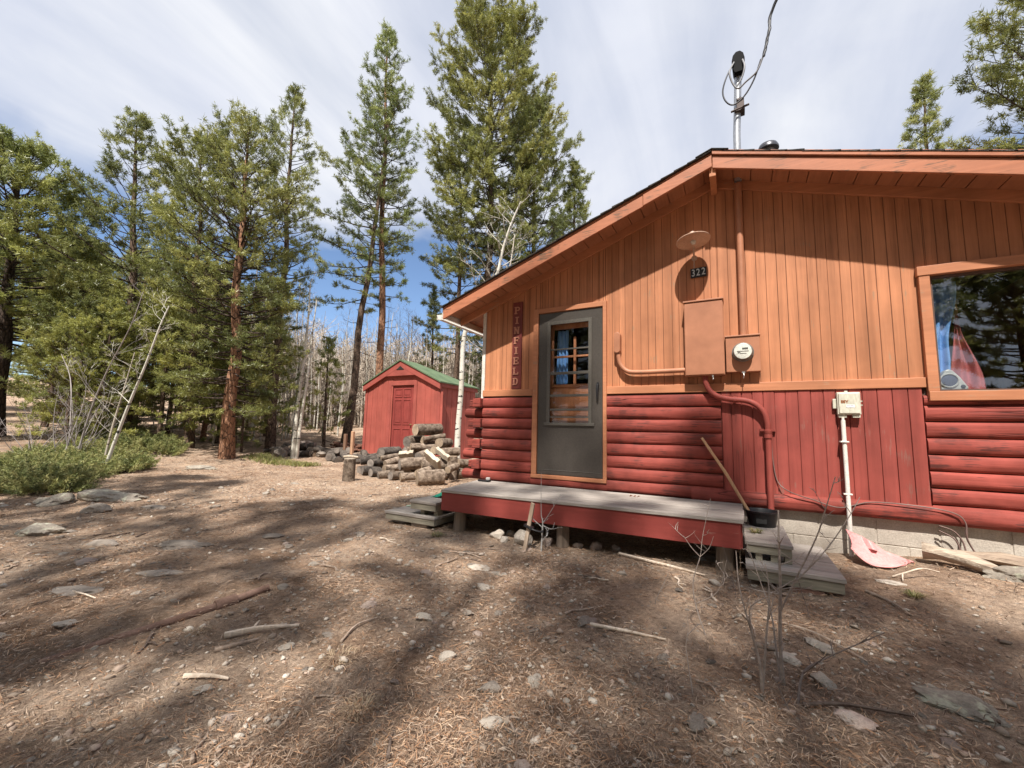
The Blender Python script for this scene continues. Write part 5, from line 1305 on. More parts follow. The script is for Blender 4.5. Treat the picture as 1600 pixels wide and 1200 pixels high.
SPR = 1.
def tufts_mesh(P_, D_, T_, Lh, W_, k, rs):
    """needle tufts: k blades per tuft at P_, axis D_, tint T_"""
    n = len(P_)
    P_ = np.repeat(P_, k, 0); D = np.repeat(D_, k, 0); T = np.repeat(T_, k, 0); m_ = n*k
    R_ = rs.normal(size=(m_, 3)); R_ /= np.linalg.norm(R_, axis=1)[:, None]
    d = D*.5+R_*.9; d /= np.linalg.norm(d, axis=1)[:, None]
    s = np.cross(d, rs.normal(size=(m_, 3))); s /= np.linalg.norm(s, axis=1)[:, None]+1e-9
    ln = Lh*rs.uniform(.65, 1.25, m_)[:, None]; w_ = W_*rs.uniform(.7, 1.3, m_)[:, None]
    b = P_+D*ln*rs.uniform(-.5, .35, (m_, 1))+rs.normal(0, .22, (m_, 3))*ln*SPR
    v = np.stack([b-s*w_*.5, b+s*w_*.5, b+d*ln], 1).reshape(-1, 3)
    T = T*rs.uniform(.85, 1.15, (m_, 1))
    return v, np.arange(m_*3).reshape(-1, 3), np.repeat(T, 3, 0)

GREENS = np.array([(.285, .298, .088), (.232, .250, .078), (.335, .338, .108), (.178, .200, .068)])
def pine(name, label, base, top, cb, R, nb, seed, prof='round', dens=1., bark=BARK_B, tr=.16, group=None, Lh=.17, W=.032, tint=(1, 1, 1), tuftk=24, deadlow=6, lean=0., droop=0., skew=None):
    rs = np.random.RandomState(seed); rr = random.Random(seed)
    base = Vector(base); top = Vector(top); Hh = (top-base).length; ax_ = (top-base)
    t = thing(name, label, 'tree', base, group)
    # trunk
    mb = MB(); n_ = 14; wob = [Vector((.012*Hh*noise.noise(Vector((i*.35, seed, 0))), .012*Hh*noise.noise(Vector((i*.35, seed, 5))), 0)) for i in range(n_+1)]
    def axis_pt(f): 
        i = f*n_; a = int(min(i, n_-1)); q_ = i-a
        return base+ax_*f+(wob[a]*(1-q_)+wob[min(a+1, n_)]*q_)*min(1, f*3)
    mb.tube([base-Vector((0, 0, .3))]+[axis_pt(i/n_) for i in range(n_+1)], [tr*1.35]+[tr*(1-i/n_)**.75*(1+.28*math.exp(-i*1.2))+.012 for i in range(n_+1)], 10, True, .08, seed)
    limbs = MB(); TP = []; TD = []; TT = []
    def shoot(a, d, ln, rad, tint_):
        k_ = max(2, int(ln/(.16/dens**.5)))
        for i in range(1, k_+1):
            f = .35+.65*i/k_
            TP.append(a+d*ln*f+Vector((rr.gauss(0, .04), rr.gauss(0, .04), rr.gauss(0, .03)))); TD.append((d+Vector((0, 0, .45))).normalized()); TT.append(tint_)
    for i in range(nb):
        f = cb+(1-cb)*((i+rr.random())/nb)**.9
        f = min(f, .995); u_ = (f-cb)/(1-cb)
        if prof == 'round': e = (math.sin(PI*min(1, .12+.88*u_))**.55)*(1-.25*u_)
        elif prof == 'dome': e = min(1, ((1-u_)/.24)**.5)*(.62+.38*math.sin(PI*min(1, .15+.8*(1-u_))))*1.12
        elif prof == 'cone': e = (1-u_)**.8*.95+.06
        elif prof == 'column': e = .55+.45*math.sin(PI*u_)-.45*u_**4
        else: e = (.35+.65*math.sin(PI*u_**.7))*(1-.55*u_**3)
        e *= (.72+.45*noise.noise(Vector((f*9, seed*1.7, i*.21)))+.28*rr.random())
        az = i*2.39996+rr.uniform(-.5, .5)
        ln = max(.22, R*e)
        if skew is not None: ln *= 1+skew[0]*math.cos(az-skew[1])
        el_ = math.radians(-14-droop+62*u_+rr.uniform(-12, 12))
        d = Vector((math.cos(az)*math.cos(el_), math.sin(az)*math.cos(el_), math.sin(el_)))
        p0 = axis_pt(f); tint_ = GREENS[rs.randint(0, 4)]*rs.uniform(.85, 1.12)*np.array(tint)
        pts = [p0]; dd = d.copy(); m_ = 4
        for k in range(m_):
            dd = (dd+Vector((rr.gauss(0, .10), rr.gauss(0, .10), .10+rr.gauss(0, .05)))).normalized(); pts.append(pts[-1]+dd*ln/m_)
        r0_ = max(.007, min(.04, tr*.22)*(ln/R)**.7*(1-u_*.5))
        limbs.tube(pts, [r0_*(1-.75*k/m_) for k in range(m_+1)], 4, False)
        ns = max(2, int(ln*4.0*dens))
        for k in range(ns):
            s_ = .42+.58*(k+rr.random())/ns
            q_ = s_*m_; a = int(min(q_, m_-1)); p = pts[a].lerp(pts[a+1], q_-a); dl = (pts[a+1]-pts[a]).normalized()
            side = dl.cross(Vector((0, 0, 1))).normalized()*rr.choice((-1, 1))
            d2 = (dl*.7+side*rr.uniform(.4, 1.1)+Vector((0, 0, rr.uniform(-.1, .45)))).normalized()
            l2 = (.20+.34*ln*(1-s_*.75))*rr.uniform(.6, 1.2); l2 = min(l2, .95)
            if l2 > .3: limbs.tube([p, p+d2*l2*.8], [r0_*.4, r0_*.15], 3, False)
            shoot(p, d2, l2, 0, tint_*rs.uniform(.88, 1.12))
        shoot(pts[-2], dd, ln/m_, 0, tint_)
    for i in range(deadlow):      # bare dead branches below the crown
        f = cb*rr.uniform(.35, 1.); az = rr.uniform(0, 6.28); p = axis_pt(f); d = Vector((math.cos(az), math.sin(az), rr.uniform(-.25, .2)))
        l_ = R*rr.uniform(.25, .6); limbs.tube([p, p+d*l_*.5+Vector((0, 0, -.03*l_)), p+d*l_+Vector((rr.gauss(0, .1), rr.gauss(0, .1), rr.uniform(-.1, .15)))], [.016, .011, .004], 4, False)
    for k in range(5): shoot(axis_pt(.93+.014*k), Vector((rr.gauss(0, .3), rr.gauss(0, .3), 1)).normalized(), .3, 0, GREENS[0]*np.array(tint))
    mb.build('trunk', bark, t, smooth=60)
    limbs.build('limbs', BARK_D, t, smooth=80)
    P_ = np.array([tuple(p) for p in TP])-np.array(base); D_ = np.array([tuple(p) for p in TD])
    v, f_, c = tufts_mesh(P_, D_, np.array(TT), Lh, W, tuftk, rs)
    np_mesh('crown', v, f_, NEEDLE, t, base, c)
    return t
def Z(x, y, dz=0): return (x, y, gz(x, y)+dz)

G_T = 'pines round the clearing'
TREES = []
def P(*a, **k): TREES.append(pine(*a, **k)); return TREES[-1]
# left stand
P('pine_tree', 'dense dark pine filling the left edge of the picture', Z(-17.2, -1.0), (-17.2, -1.4, 9.6), .28, 2.0, 150, 11, 'dome', 1.0, BARK_D, .19, G_T, tint=(1.0, 1.02, .98), Lh=0.152, W=0.028)
P('pine_tree', 'open crowned pine with a flat leaning top standing above the left stand', Z(-14.6, 1.3), (-15.3, .7, 11.7), .20, 2.15, 120, 12, 'open', .95, BARK_B, .15, G_T, Lh=0.133, W=0.024, skew=(.3, 3.4))
P('pine_tree', 'bushy yellow green pine between the leaning topped pine and the orange trunked pine', Z(-12.6, 2.2), (-12.85, 1.7, 10.6), .16, 1.95, 150, 13, 'dome', 1.0, BARK_B, .12, G_T, Lh=0.127, W=0.023, tint=(1.08, 1.05, .95))
P('pine_tree', 'bushy pine with a stout orange trunk beside the dark wood heap', Z(-9.86, 1.94), (-10.02, 1.70, 10.2), .12, 1.9, 190, 14, 'dome', 1.1, BARK_O, .165, G_T, Lh=0.112, W=0.019, deadlow=5, tint=(1.05, 1.04, 1), droop=9)
P('pine_tree', 'slim tall pine with a thin pointed crown right of the bushy orange trunked pine', Z(-11.26, 4.05), (-11.35, 3.85, 13.7), .28, 1.35, 120, 15, 'column', .95, BARK_B, .13, G_T, Lh=0.121, W=0.020, deadlow=14)
P('pine_tree', 'tall pine leaning right left of the shed, first of the close pair', Z(-11.45, 7.36), (-10.75, 8.1, 17.0), .34, 2.3, 105, 16, 'open', .9, BARK_B, .155, G_T, Lh=0.146, W=0.024, deadlow=12, skew=(.45, 3.3))
P('pine_tree', 'tallest pine of the close pair, rising straight behind the shed', Z(-10.75, 8.5), (-11.2, 7.9, 20.0), .33, 1.9, 130, 17, 'column', .95, BARK_O, .17, G_T, Lh=0.146, W=0.024, deadlow=10, tint=(.86, .93, .95))
P('pine_tree', 'huge broad crowned pine rising behind the cabin eave', Z(-8.0, 13.0), (-8.4, 12.9, 23.8), .36, 3.5, 215, 18, 'dome', 1.0, BARK_B, .22, G_T, Lh=0.164, W=0.028, deadlow=14, tint=(1.05, 1.02, .95))
P('pine_tree', 'dark full pine close to the cabin roof right of the huge pine', Z(-6.2, 14.6), (-6.5, 14.6, 19.2), .14, 2.9, 170, 19, 'dome', .95, BARK_D, .18, G_T, Lh=0.158, W=0.028, tint=(.92, .95, .93))
P('pine_tree', 'slender pine to the left of the huge pine behind the shed', Z(-9.4, 12.2), (-9.5, 12.0, 16.6), .24, 1.9, 100, 20, 'dome', .9, BARK_B, .14, G_T, Lh=0.152, W=0.026)
P('pine_tree', 'smaller full pine right of the dark pine just above the roof edge', Z(-4.2, 15.2), (-4.3, 15.2, 15.6), .15, 2.7, 150, 24, 'cone', .95, BARK_D, .15, G_T, Lh=0.158, W=0.028, tint=(.95, .97, .9))
P('pine_tree', 'small sparse pine among bare aspens behind the shed roof', Z(-11.6, 13.0), (-11.7, 12.9, 8.6), .12, 1.3, 70, 21, 'cone', .75, BARK_B, .08, G_T, Lh=0.146, W=0.024, tint=(.95, 1, 1.05))
P('pine_tree', 'young light green pine between the white aspen and the leaning pine', Z(-10.0, 5.2), (-10.0, 5.1, 4.1), .14, 1.05, 48, 22, 'cone', .85, BARK_B, .05, G_T, Lh=0.103, W=0.018, tint=(1.15, 1.12, 1.0), deadlow=2)
P('pine_tree', 'pointed pine whose top shows above the right side of the cabin roof', Z(9.6, 16.4), (10.0, 16.2, 15.3), .15, 2.7, 150, 23, 'cone', .95, BARK_B, .16, G_T, Lh=0.152, W=0.026)
P('pine_tree', 'large full pine at the right edge above the cabin roof', Z(10.6, 10.4), (10.9, 10.3, 13.6), .14, 2.3, 150, 25, 'dome', 1.0, BARK_B, .18, G_T, Lh=0.146, W=0.024, tint=(1.05, 1.02, .95))
P('pine_tree', 'dark shaded pine low behind the cabin corner', Z(-9.8, 15.5), (-9.9, 15.5, 8.2), .08, 2.1, 110, 26, 'cone', .85, BARK_D, .1, G_T, Lh=0.158, W=0.027, tint=(.8, .9, .92))
P('young_pine', 'bright bushy young pine beside the juniper clump left of the orange trunk', Z(-12.9, 1.5), (-12.9, 1.4, 4.6), .05, 1.35, 70, 31, 'dome', 1.0, BARK_B, .06, G_T, Lh=0.104, W=0.019, tint=(1.15, 1.12, 1.0), deadlow=1)
P('young_pine', 'young pine filling the gap between the orange trunk and the slim tall pine', Z(-11.9, 3.2), (-11.9, 3.1, 4.2), .06, 1.1, 60, 32, 'dome', 1.0, BARK_B, .05, G_T, Lh=0.104, W=0.019, tint=(1.1, 1.08, 1.0), deadlow=1)
P('young_pine', 'broad young pine behind the leaning white sapling', Z(-15.2, .2), (-15.2, .1, 5.4), .05, 1.7, 85, 33, 'dome', 1.0, BARK_B, .07, G_T, Lh=0.111, W=0.020, tint=(1.08, 1.06, 1.0), deadlow=1)
for i, (x, y, s_, k) in enumerate(((-13.9, -.3, .8, 0), (-14.4, 2.3, .95, 2), (-12.4, 4.6, 1.0, 1), (-16.6, 1.0, .9, 0), (-17.8, 2.6, .8, 2), (-10.9, 2.9, .62, 1))):
    o = dup(TREES[-3+k], Z(x, y), 1.1*i, s_, 'low young pine among the trunks of the left stand'); o['group'] = 'young pines under the left stand'
# the forest further left and behind: copies of four trees
stock = [TREES[2], TREES[3], TREES[4], TREES[0]]
rr = random.Random(61)
spots = [(-16.2, -2.6, .45, 1), (-13.6, .2, .42, 0), (-20.5, .8, .72, 0), (-22.5, -2.8, .78, 2), (-19.4, 3.0, .72, 1), (-17.2, 4.2, .66, 0), (-24.5, 1.8, .85, 1), (-25, 4.8, .9, 1), (-20.8, 5.6, .75, 2), (-27, -.6, .9, 0), (-29, 3.4, .95, 1), (-18.4, 7.2, .68, 0), (-24.5, 8.4, .9, 1), (-30, 7.5, 1.0, 2), (-27, -5.0, 1.0, 1), (-33, 1.0, 1.05, 1), (-14.8, 3.6, .5, 1), (-15.2, 6.2, .5, 0), (-13.4, 3.4, .46, 0),
         (-31, -3.2, 1.1, 0), (-36, 5.0, 1.2, 3), (-34, 11, 1.1, 1), (-28, 13, 1.0, 0), (-7.4, 19, .8, 1), (-1.5, 22, 1.15, 2), (-11.0, 20, .75, 0), (3.5, 24, 1.0, 1), (14.5, 15, 1.1, 0), (15, 6, 1.1, 1), (-4.2, 23.5, 1.0, 0)]
for i, (x, y, s_, k) in enumerate(spots):
    lab = 'forest pine behind the cabin, mostly hidden by the roof' if x > -8 else 'forest pine among the left stand beyond the path'
    o = dup(stock[k], Z(x, y, -.05), rr.uniform(0, 6.3), (s_*rr.uniform(.95, 1.1), s_*rr.uniform(.95, 1.1), s_), lab)
    o['group'] = 'forest pines behind the left stand' if x <= -8 else 'forest pines behind the cabin'
# pines behind the viewer: they shade the yard and show in the panes
sparse = pine('pine_tree', 'pine behind the viewer that shades the yard and mirrors in the panes', Z(5.4, -10.3), (5.5, -10.3, 15.6), .30, 1.9, 62, 71, 'column', .62, BARK_B, .13, 'pines behind the viewer', Lh=.2, W=.05, deadlow=10, tuftk=12)
stock.append(sparse)
sh_ = [(3.0, -9.9, (1.0, 1.0, 1.14), 4), (4.7, -10.1, (1.0, 1.0, 1.09), 4), (1.2, -10.2, (1.0, 1.0, 1.12), 4), (-.6, -9.6, (1.0, 1.0, .92), 4), (-3.6, -9.0, (1.1, 1.1, .88), 4), (7.2, -9.9, (.9, .9, .78), 4), (-5.2, -7.4, (1.0, 1.0, .74), 4), (12.2, -11.0, 1.1, 1), (15.0, -9.4, 1.2, 0), (13.6, -19.5, 1.2, 3),
       (14.5, -14.5, 1.25, 1), (-15.5, -12.5, .95, 0), (7.4, -15.5, 1.2, 3), (2.0, -15.5, 1.15, 0), (-4, -14, 1.1, 3), (-9, -13, 1.1, 1), (18, -11, 1.2, 3), (20.5, -17, 1.3, 0), (8.2, -20, 1.3, 3), (4.5, -21, 1.3, 0), (-1.5, -20, 1.3, 3), (-7.5, -20, 1.3, 0), (-14, -17, 1.2, 3), (-20, -12, 1.1, 0), (18, -24, 1.3, 3), (-19, -20, 1.2, 1), (24, -9, 1.2, 0), (8, -27, 1.4, 1), (-3, -27, 1.4, 0), (28, -19, 1.3, 3)]
for i, (x, y, s_, k) in enumerate(sh_):
    o = dup(stock[k], Z(x, y, -.05), rr.uniform(0, 6.3), s_, 'pine behind the viewer that shades the yard and mirrors in the panes'); o['group'] = 'pines behind the viewer'

# ------------------------------------------------------------------ aspens and bare twigs
ASP = mat_aspen('aspen_bark'); ASPG = mat_aspen('aspen_bark_tan', (.50, .44, .36), (.36, .31, .25), (.10, .08, .065))
TWIG = mat_noise('bare_twig', (.20, .165, .14), (.34, .29, .25), 5, (1, 1, 1), .8, .2)
def grow(mb, p, d, ln, r_, depth, rr, up=.15, n=5, jit=.18, kids=(3, 5), shrink=.55, start=.25):
    m_ = 5; pts = [Vector(p)]; dd = Vector(d).normalized()
    for i in range(m_):
        dd = (dd+Vector((rr.gauss(0, jit), rr.gauss(0, jit), rr.gauss(0, jit*.6)+up*.3))).normalized(); pts.append(pts[-1]+dd*ln/m_)
    mb.tube(pts, [r_*(1-.78*i/m_) for i in range(m_+1)], n, depth == 0)
    if depth <= 0: return pts
    for k in range(rr.randint(*kids)):
        f = start+(1-start)*rr.random(); q_ = f*m_; a = int(min(q_, m_-1)); pp = pts[a].lerp(pts[a+1], q_-a); dl = (pts[a+1]-pts[a]).normalized()
        az = rr.uniform(0, 6.28); o_ = dl.orthogonal().normalized(); o_ = Matrix.Rotation(az, 3, dl) @ o_
        grow(mb, pp, dl*.75+o_*rr.uniform(.5, 1.)+Vector((0, 0, up)), ln*shrink*rr.uniform(.55, 1.1)*(1.15-f*.5), max(.0025, r_*(1-.78*f)*.6), depth-1, rr, up, max(3, n-1), jit, kids, shrink, .2)
    return pts
def aspen(name, label, pts, r_, seed, nbr=14, bl=1.4, m=ASP, group=None, start=.35, depth=2, twig_m=None):
    rr = random.Random(seed); base = Vector(pts[0]); t = thing(name, label, 'tree', base, group)
    pp = spline([base-Vector((0, 0, .15))]+[Vector(p) for p in pts[1:]], 6); n_ = len(pp)
    mb = MB(); mb.tube(pp, [r_*(1-.82*(i/(n_-1))**.9)+.004 for i in range(n_)], 10, True, .06, seed); mb.build('trunk', m, t, smooth=60)
    mb = MB()
    for k in range(nbr):
        f = start+(1-start)*(k+rr.random())/nbr; q_ = f*(n_-1); a = int(min(q_, n_-2)); p = pp[a].lerp(pp[a+1], q_-a)
        az = rr.uniform(0, 6.28); d = Vector((math.cos(az), math.sin(az), rr.uniform(.3, 1.1)))
        grow(mb, p, d, bl*rr.uniform(.5, 1.1)*(1.2-.6*f), max(.004, r_*.34*(1-f*.7)), depth, rr, .2, 5)
    mb.build('branches', twig_m or m, t, smooth=80)
    return t
aspen('aspen_tree', 'white aspen with black marks standing at the cabin corner before the shed', [(-3.99, 5.0, .02), (-4.02, 5.0, 1.0), (-3.96, 5.0, 2.2), (-3.92, 5.02, 3.9), (-3.45, 5.1, 4.8), (-2.95, 5.1, 5.5), (-2.75, 5.1, 6.3), (-2.5, 5.1, 7.0), (-2.2, 5.1, 7.6)], .092, 5, 19, 1.5, ASP, None, .50)
aspen('aspen_tree', 'thin dark limbed aspen leaning right behind the shed roof', [(-6.0, 9.4, .2), (-6.0, 9.4, 2.5), (-5.7, 9.4, 4.5), (-5.3, 9.5, 6.5), (-5.0, 9.6, 8.0), (-4.9, 9.7, 9.2)], .075, 8, 22, 1.6, ASPG, None, .3)
aspen('aspen_tree', 'taller of the twin white aspens rising from the grass strip', [(-8.88, 3.3, .1), (-8.85, 3.3, 1.3), (-8.78, 3.3, 2.6), (-8.68, 3.3, 4.3), (-8.72, 3.3, 5.6)], .072, 11, 12, .9, ASP, None, .5)
aspen('aspen_tree', 'thinner of the twin white aspens rising from the grass strip', [(-8.80, 3.36, .1), (-8.72, 3.36, 1.2), (-8.58, 3.36, 2.5), (-8.50, 3.36, 3.9), (-8.42, 3.36, 5.0)], .055, 12, 10, .8, ASP, None, .5)
aspen('aspen_tree', 'white leaning aspen sapling rising from the juniper', [(-8.67, -1.08, .0), (-8.42, -1.0, .75), (-8.1, -.95, 1.55), (-7.75, -.9, 2.3), (-7.45, -.85, 3.1), (-7.3, -.8, 3.5)], .032, 13, 9, 1.2, ASP, None, .25)
aspen('aspen_tree', 'thin pale pole aspen close beside the leaning white sapling', [(-8.95, -1.0, .0), (-8.85, -.95, .9), (-8.65, -.9, 1.8), (-8.5, -.85, 2.6)], .022, 14, 5, .6, ASPG, None, .3)
# bare many-stemmed shrubs
def bare_shrub(label, x, y, stems, seed, m=TWIG, spread=.35, hgt=1.6, r_=.014, depth=2, kids=(2, 4), name='bare_shrub'):
    rr = random.Random(seed); mb = MB()
    for k in range(stems):
        az = rr.uniform(0, 6.28); p = Vector((x+rr.gauss(0, .10), y+rr.gauss(0, .10), gz(x, y)-.03))
        grow(mb, p, Vector((math.cos(az)*spread, math.sin(az)*spread, 1)), hgt*rr.uniform(.55, 1.1), r_*rr.uniform(.6, 1.1), depth, rr, .12, 6, .12, kids, .5, .25)
    return tag(mb.build(name, m, loc=(x, y, gz(x, y)), smooth=80), label, 'shrub')
GREYTWIG = mat_noise('grey_twig', (.22, .19, .18), (.36, .32, .30), 5, (1, 1, 1), .8, .2)
bare_shrub('clump of bare grey stems rising from the left juniper', -10.6, -1.0, 16, 3, GREYTWIG, .30, 2.1, .013)
bare_shrub('smaller clump of bare grey twigs left of the big stem clump', -11.5, -1.5, 10, 4, GREYTWIG, .5, 1.6, .012)
bare_shrub('low bare twigs on the sunny slope at the left edge', -14.5, -1.6, 8, 6, GREYTWIG, .7, 1.2, .010)
aspen('aspen_tree', 'tallest bent grey stem reaching out of the bare clump at the left', [(-10.5, -1.0, .1), (-10.2, -.95, 1.2), (-9.7, -.9, 2.2), (-8.9, -.85, 3.2), (-8.6, -.8, 4.0)], .018, 19, 7, 1.1, GREYTWIG, None, .3)
aspen('aspen_tree', 'grey stem curving left out of the bare clump', [(-10.8, -1.05, .1), (-10.9, -1.05, 1.0), (-11.5, -1.0, 2.1), (-12.4, -1.0, 2.8)], .015, 20, 6, 1.0, GREYTWIG, None, .3)
# foreground saplings
def sapling(label, chains, m, side=0, seed=1, name='bare_sapling'):
    mb = MB(); rr = random.Random(seed)
    for pts, r0_, r1_ in chains:
        pp = spline(pts, 5); n_ = len(pp); mb.tube(pp, [.68*(r0_+(r1_-r0_)*i/(n_-1)) for i in range(n_)], 7, True, .10, r0_*100)
        for k in range(side):
            i = rr.randint(2, n_-2); az = rr.uniform(0, 6.28)
            grow(mb, pp[i], Vector((math.cos(az), math.sin(az), rr.uniform(.2, .9))), rr.uniform(.05, .16), max(.0018, r1_*.8), 1, rr, .1, 4, .15, (0, 2), .5)
    return tag(mb.build(name, m, loc=tuple(chains[0][0][0][:2])+(gz(*chains[0][0][0][:2]),), smooth=80), label, 'sapling')
SAPB = mat_noise('sapling_bark', (.25, .20, .165), (.40, .33, .28), 14, (1, 1, 1), .7, .3); SAPD = mat_noise('dark_twig', (.12, .09, .075), (.21, .165, .14), 14, (1, 1, 1), .7, .3)
zs = lambda *p: p
sapling('tall bare pale stemmed sapling in the right foreground', [([(3.16, -2.3, -.09), (3.153, -2.29, .12), (3.165, -2.28, .4), (3.168, -2.27, .59), (3.173, -2.26, .74)], .0135, .005), ([(3.154, -2.28, -.09), (3.137, -2.25, .09), (3.125, -2.22, .23), (3.078, -2.19, .39), (3.013, -2.16, .6)], .008, .0022),
    ([(3.158, -2.28, .26), (3.216, -2.32, .42), (3.309, -2.34, .64), (3.349, -2.36, .78), (3.389, -2.38, .93)], .007, .0025), ([(3.218, -2.32, .42), (3.353, -2.27, .58), (3.449, -2.24, .73), (3.505, -2.21, .83)], .006, .002)], SAPB, 7, 3)
sapling('forked bare sapling just left of the tall pale stemmed one', [([(3.07, -2.4, -.12), (3.064, -2.4, .04), (3.045, -2.4, .15), (2.993, -2.4, .37), (2.982, -2.4, .55)], .0115, .003), ([(3.066, -2.38, -.1), (3.094, -2.36, .16), (3.115, -2.34, .35), (3.106, -2.32, .49)], .009, .003), ([(3.06, -2.4, .08), (3.029, -2.42, .29), (3.106, -2.44, .38), (3.214, -2.46, .48)], .006, .0025)], SAPB, 4, 4)
sapling('dark bare branch bending low to the right of the two foreground saplings', [([(3.197, -2.42, -.08), (3.235, -2.32, .03), (3.326, -2.22, .07), (3.578, -2.12, .21)], .009, .003), ([(3.235, -2.32, .03), (3.28, -2.36, .10), (3.32, -2.40, .17)], .006, .002)], SAPD, 3, 5)
sapling('thin bare twig sapling in front of the right deck post', [([(2.832, -2.0, -.10), (2.763, -1.98, .1), (2.747, -1.96, .24), (2.787, -1.94, .38), (2.803, -1.92, .5), (2.85, -1.9, .72)], .006, .0018), ([(2.787, -1.945, .38), (2.74, -1.95, .43), (2.698, -1.95, .49)], .0035, .0015), ([(2.787, -1.945, .38), (2.838, -1.95, .44), (2.863, -1.95, .51)], .0035, .0015), ([(2.76, -1.98, .12), (2.88, -2.0, .22), (2.93, -2.0, .40)], .004, .0015)], SAPB, 2, 6)
sapling('small silver grey sapling standing by the stake in front of the deck', [([(1.386, -1.14, -.05), (1.401, -1.14, .26), (1.384, -1.14, .35), (1.378, -1.14, .71)], .013, .002), ([(1.401, -1.14, .26), (1.47, -1.14, .36), (1.581, -1.15, .54)], .006, .002), ([(1.402, -1.14, .22), (1.309, -1.15, .29), (1.295, -1.15, .35)], .006, .002), ([(1.401, -1.14, .24), (1.491, -1.14, .22), (1.52, -1.14, .28)], .006, .003), ([(1.395, -1.14, .10), (1.44, -1.15, .15), (1.455, -1.15, .16)], .006, .004)], mat_noise('silver_bark', (.34, .33, .31), (.48, .46, .43), 14, (1, 1, 1), .7, .3), 2, 7)
rr = random.Random(15)
for k, (x, y, h_) in enumerate(((2.95, -2.55, .35), (3.3, -2.55, .25), (2.6, -1.75, .3), (3.35, -1.45, .35), (.55, -1.25, .3), (3.0, -1.35, .3), (4.35, -.75, .22))):
    bare_shrub('tiny bare twig sprout '+('left of the foreground saplings', 'right of the foreground saplings', 'between deck and foreground saplings', 'just in front of the right steps', '', 'at the left foot of the right steps', 'beside the pink scoop')[k] if k != 4 else 'tiny bare twig sprout in front of the left deck post', x, y, 1, 80+k, SAPD if k % 2 else SAPB, .35, h_, .0035, 1, (1, 3), 'twig_sprout')

# background aspens: individual pale trunks
st = [aspen('aspen_tree', 'bare pale aspen in the grove behind the clearing', [(0, 0, 0), (.05*a, .03, 2.), (.10*a, -.05, 4.2), (.05*a, .05, 6.5), (.12*a, 0, 8.)], .048, 30+k, 24, 1.5, m_, 'bare aspens of the grove', .25, 2, TWIG) for k, (a, m_) in enumerate(((1, ASP), (-1, ASPG), (2, ASP), (-2, ASPG), (.5, ASP)))]
rr = random.Random(44); n_ = 0
while n_ < 200:
    if n_ < 150:      # the grove seen between the left stand and the cabin
        a = rr.uniform(-1.06, -.58); d = rr.uniform(17, 44)
        x, y = 3+d*math.sin(a), -4.75+d*math.cos(a)
    else:
        x, y = rr.uniform(-24, -11), rr.uniform(2.5, 16)
    if x > -6 and y < 14 or (x > -12.5 and y < 8.5): continue
    s_ = rr.uniform(.48, .85)*(1 if n_ % 9 else 1.2)
    o = st[n_] if n_ < 5 else dup(st[rr.randrange(5)], (0, 0, 0))
    o.location = Z(x, y, -.1); o.rotation_euler = (rr.gauss(0, .035), rr.gauss(0, .035), rr.uniform(0, 6.3)); o.scale = (s_*rr.uniform(.75, 1.2),)*2+(s_,)
    n_ += 1
# the rest of the grove, too far and thick to count
rs = random.Random(99); mb = MB()
for k in range(2600):
    a = rs.uniform(-1.14, -.48); d = rs.uniform(27, 60); x, y = 3+d*math.sin(a), -4.75+d*math.cos(a); z = gz(x, y); h_ = rs.uniform(3.6, 6.6)+.03*(d-27)
    p = Vector((x, y, z-.2)); q_ = p+Vector((rs.gauss(0, .3), rs.gauss(0, .3), h_))
    mb.tube([p, p.lerp(q_, .5)+Vector((rs.gauss(0, .1), 0, 0)), q_], [.06, .045, .012], 4, False)
    for b in range(12):
        f = rs.uniform(.12, 1); w_ = p.lerp(q_, f); e_ = Vector((rs.gauss(0, .6), rs.gauss(0, .6), rs.uniform(.4, 1.1))); mb.tube([w_, w_+e_], [.022, .008], 3, False)
        mb.tube([w_+e_*.5, w_+e_*.5+Vector((rs.gauss(0, .4), rs.gauss(0, .4), rs.uniform(.1, .5)))], [.014, .006], 3, False)
o = mb.build('aspen_thicket', mat_noise('thicket_bark', (.30, .245, .19), (.50, .42, .34), .6, (1, 1, 1), .85, .1), loc=(-25, 28, 3), smooth=80); tag(o, 'dense far thicket of bare aspen stems on the rise', 'thicket', kind='stuff')

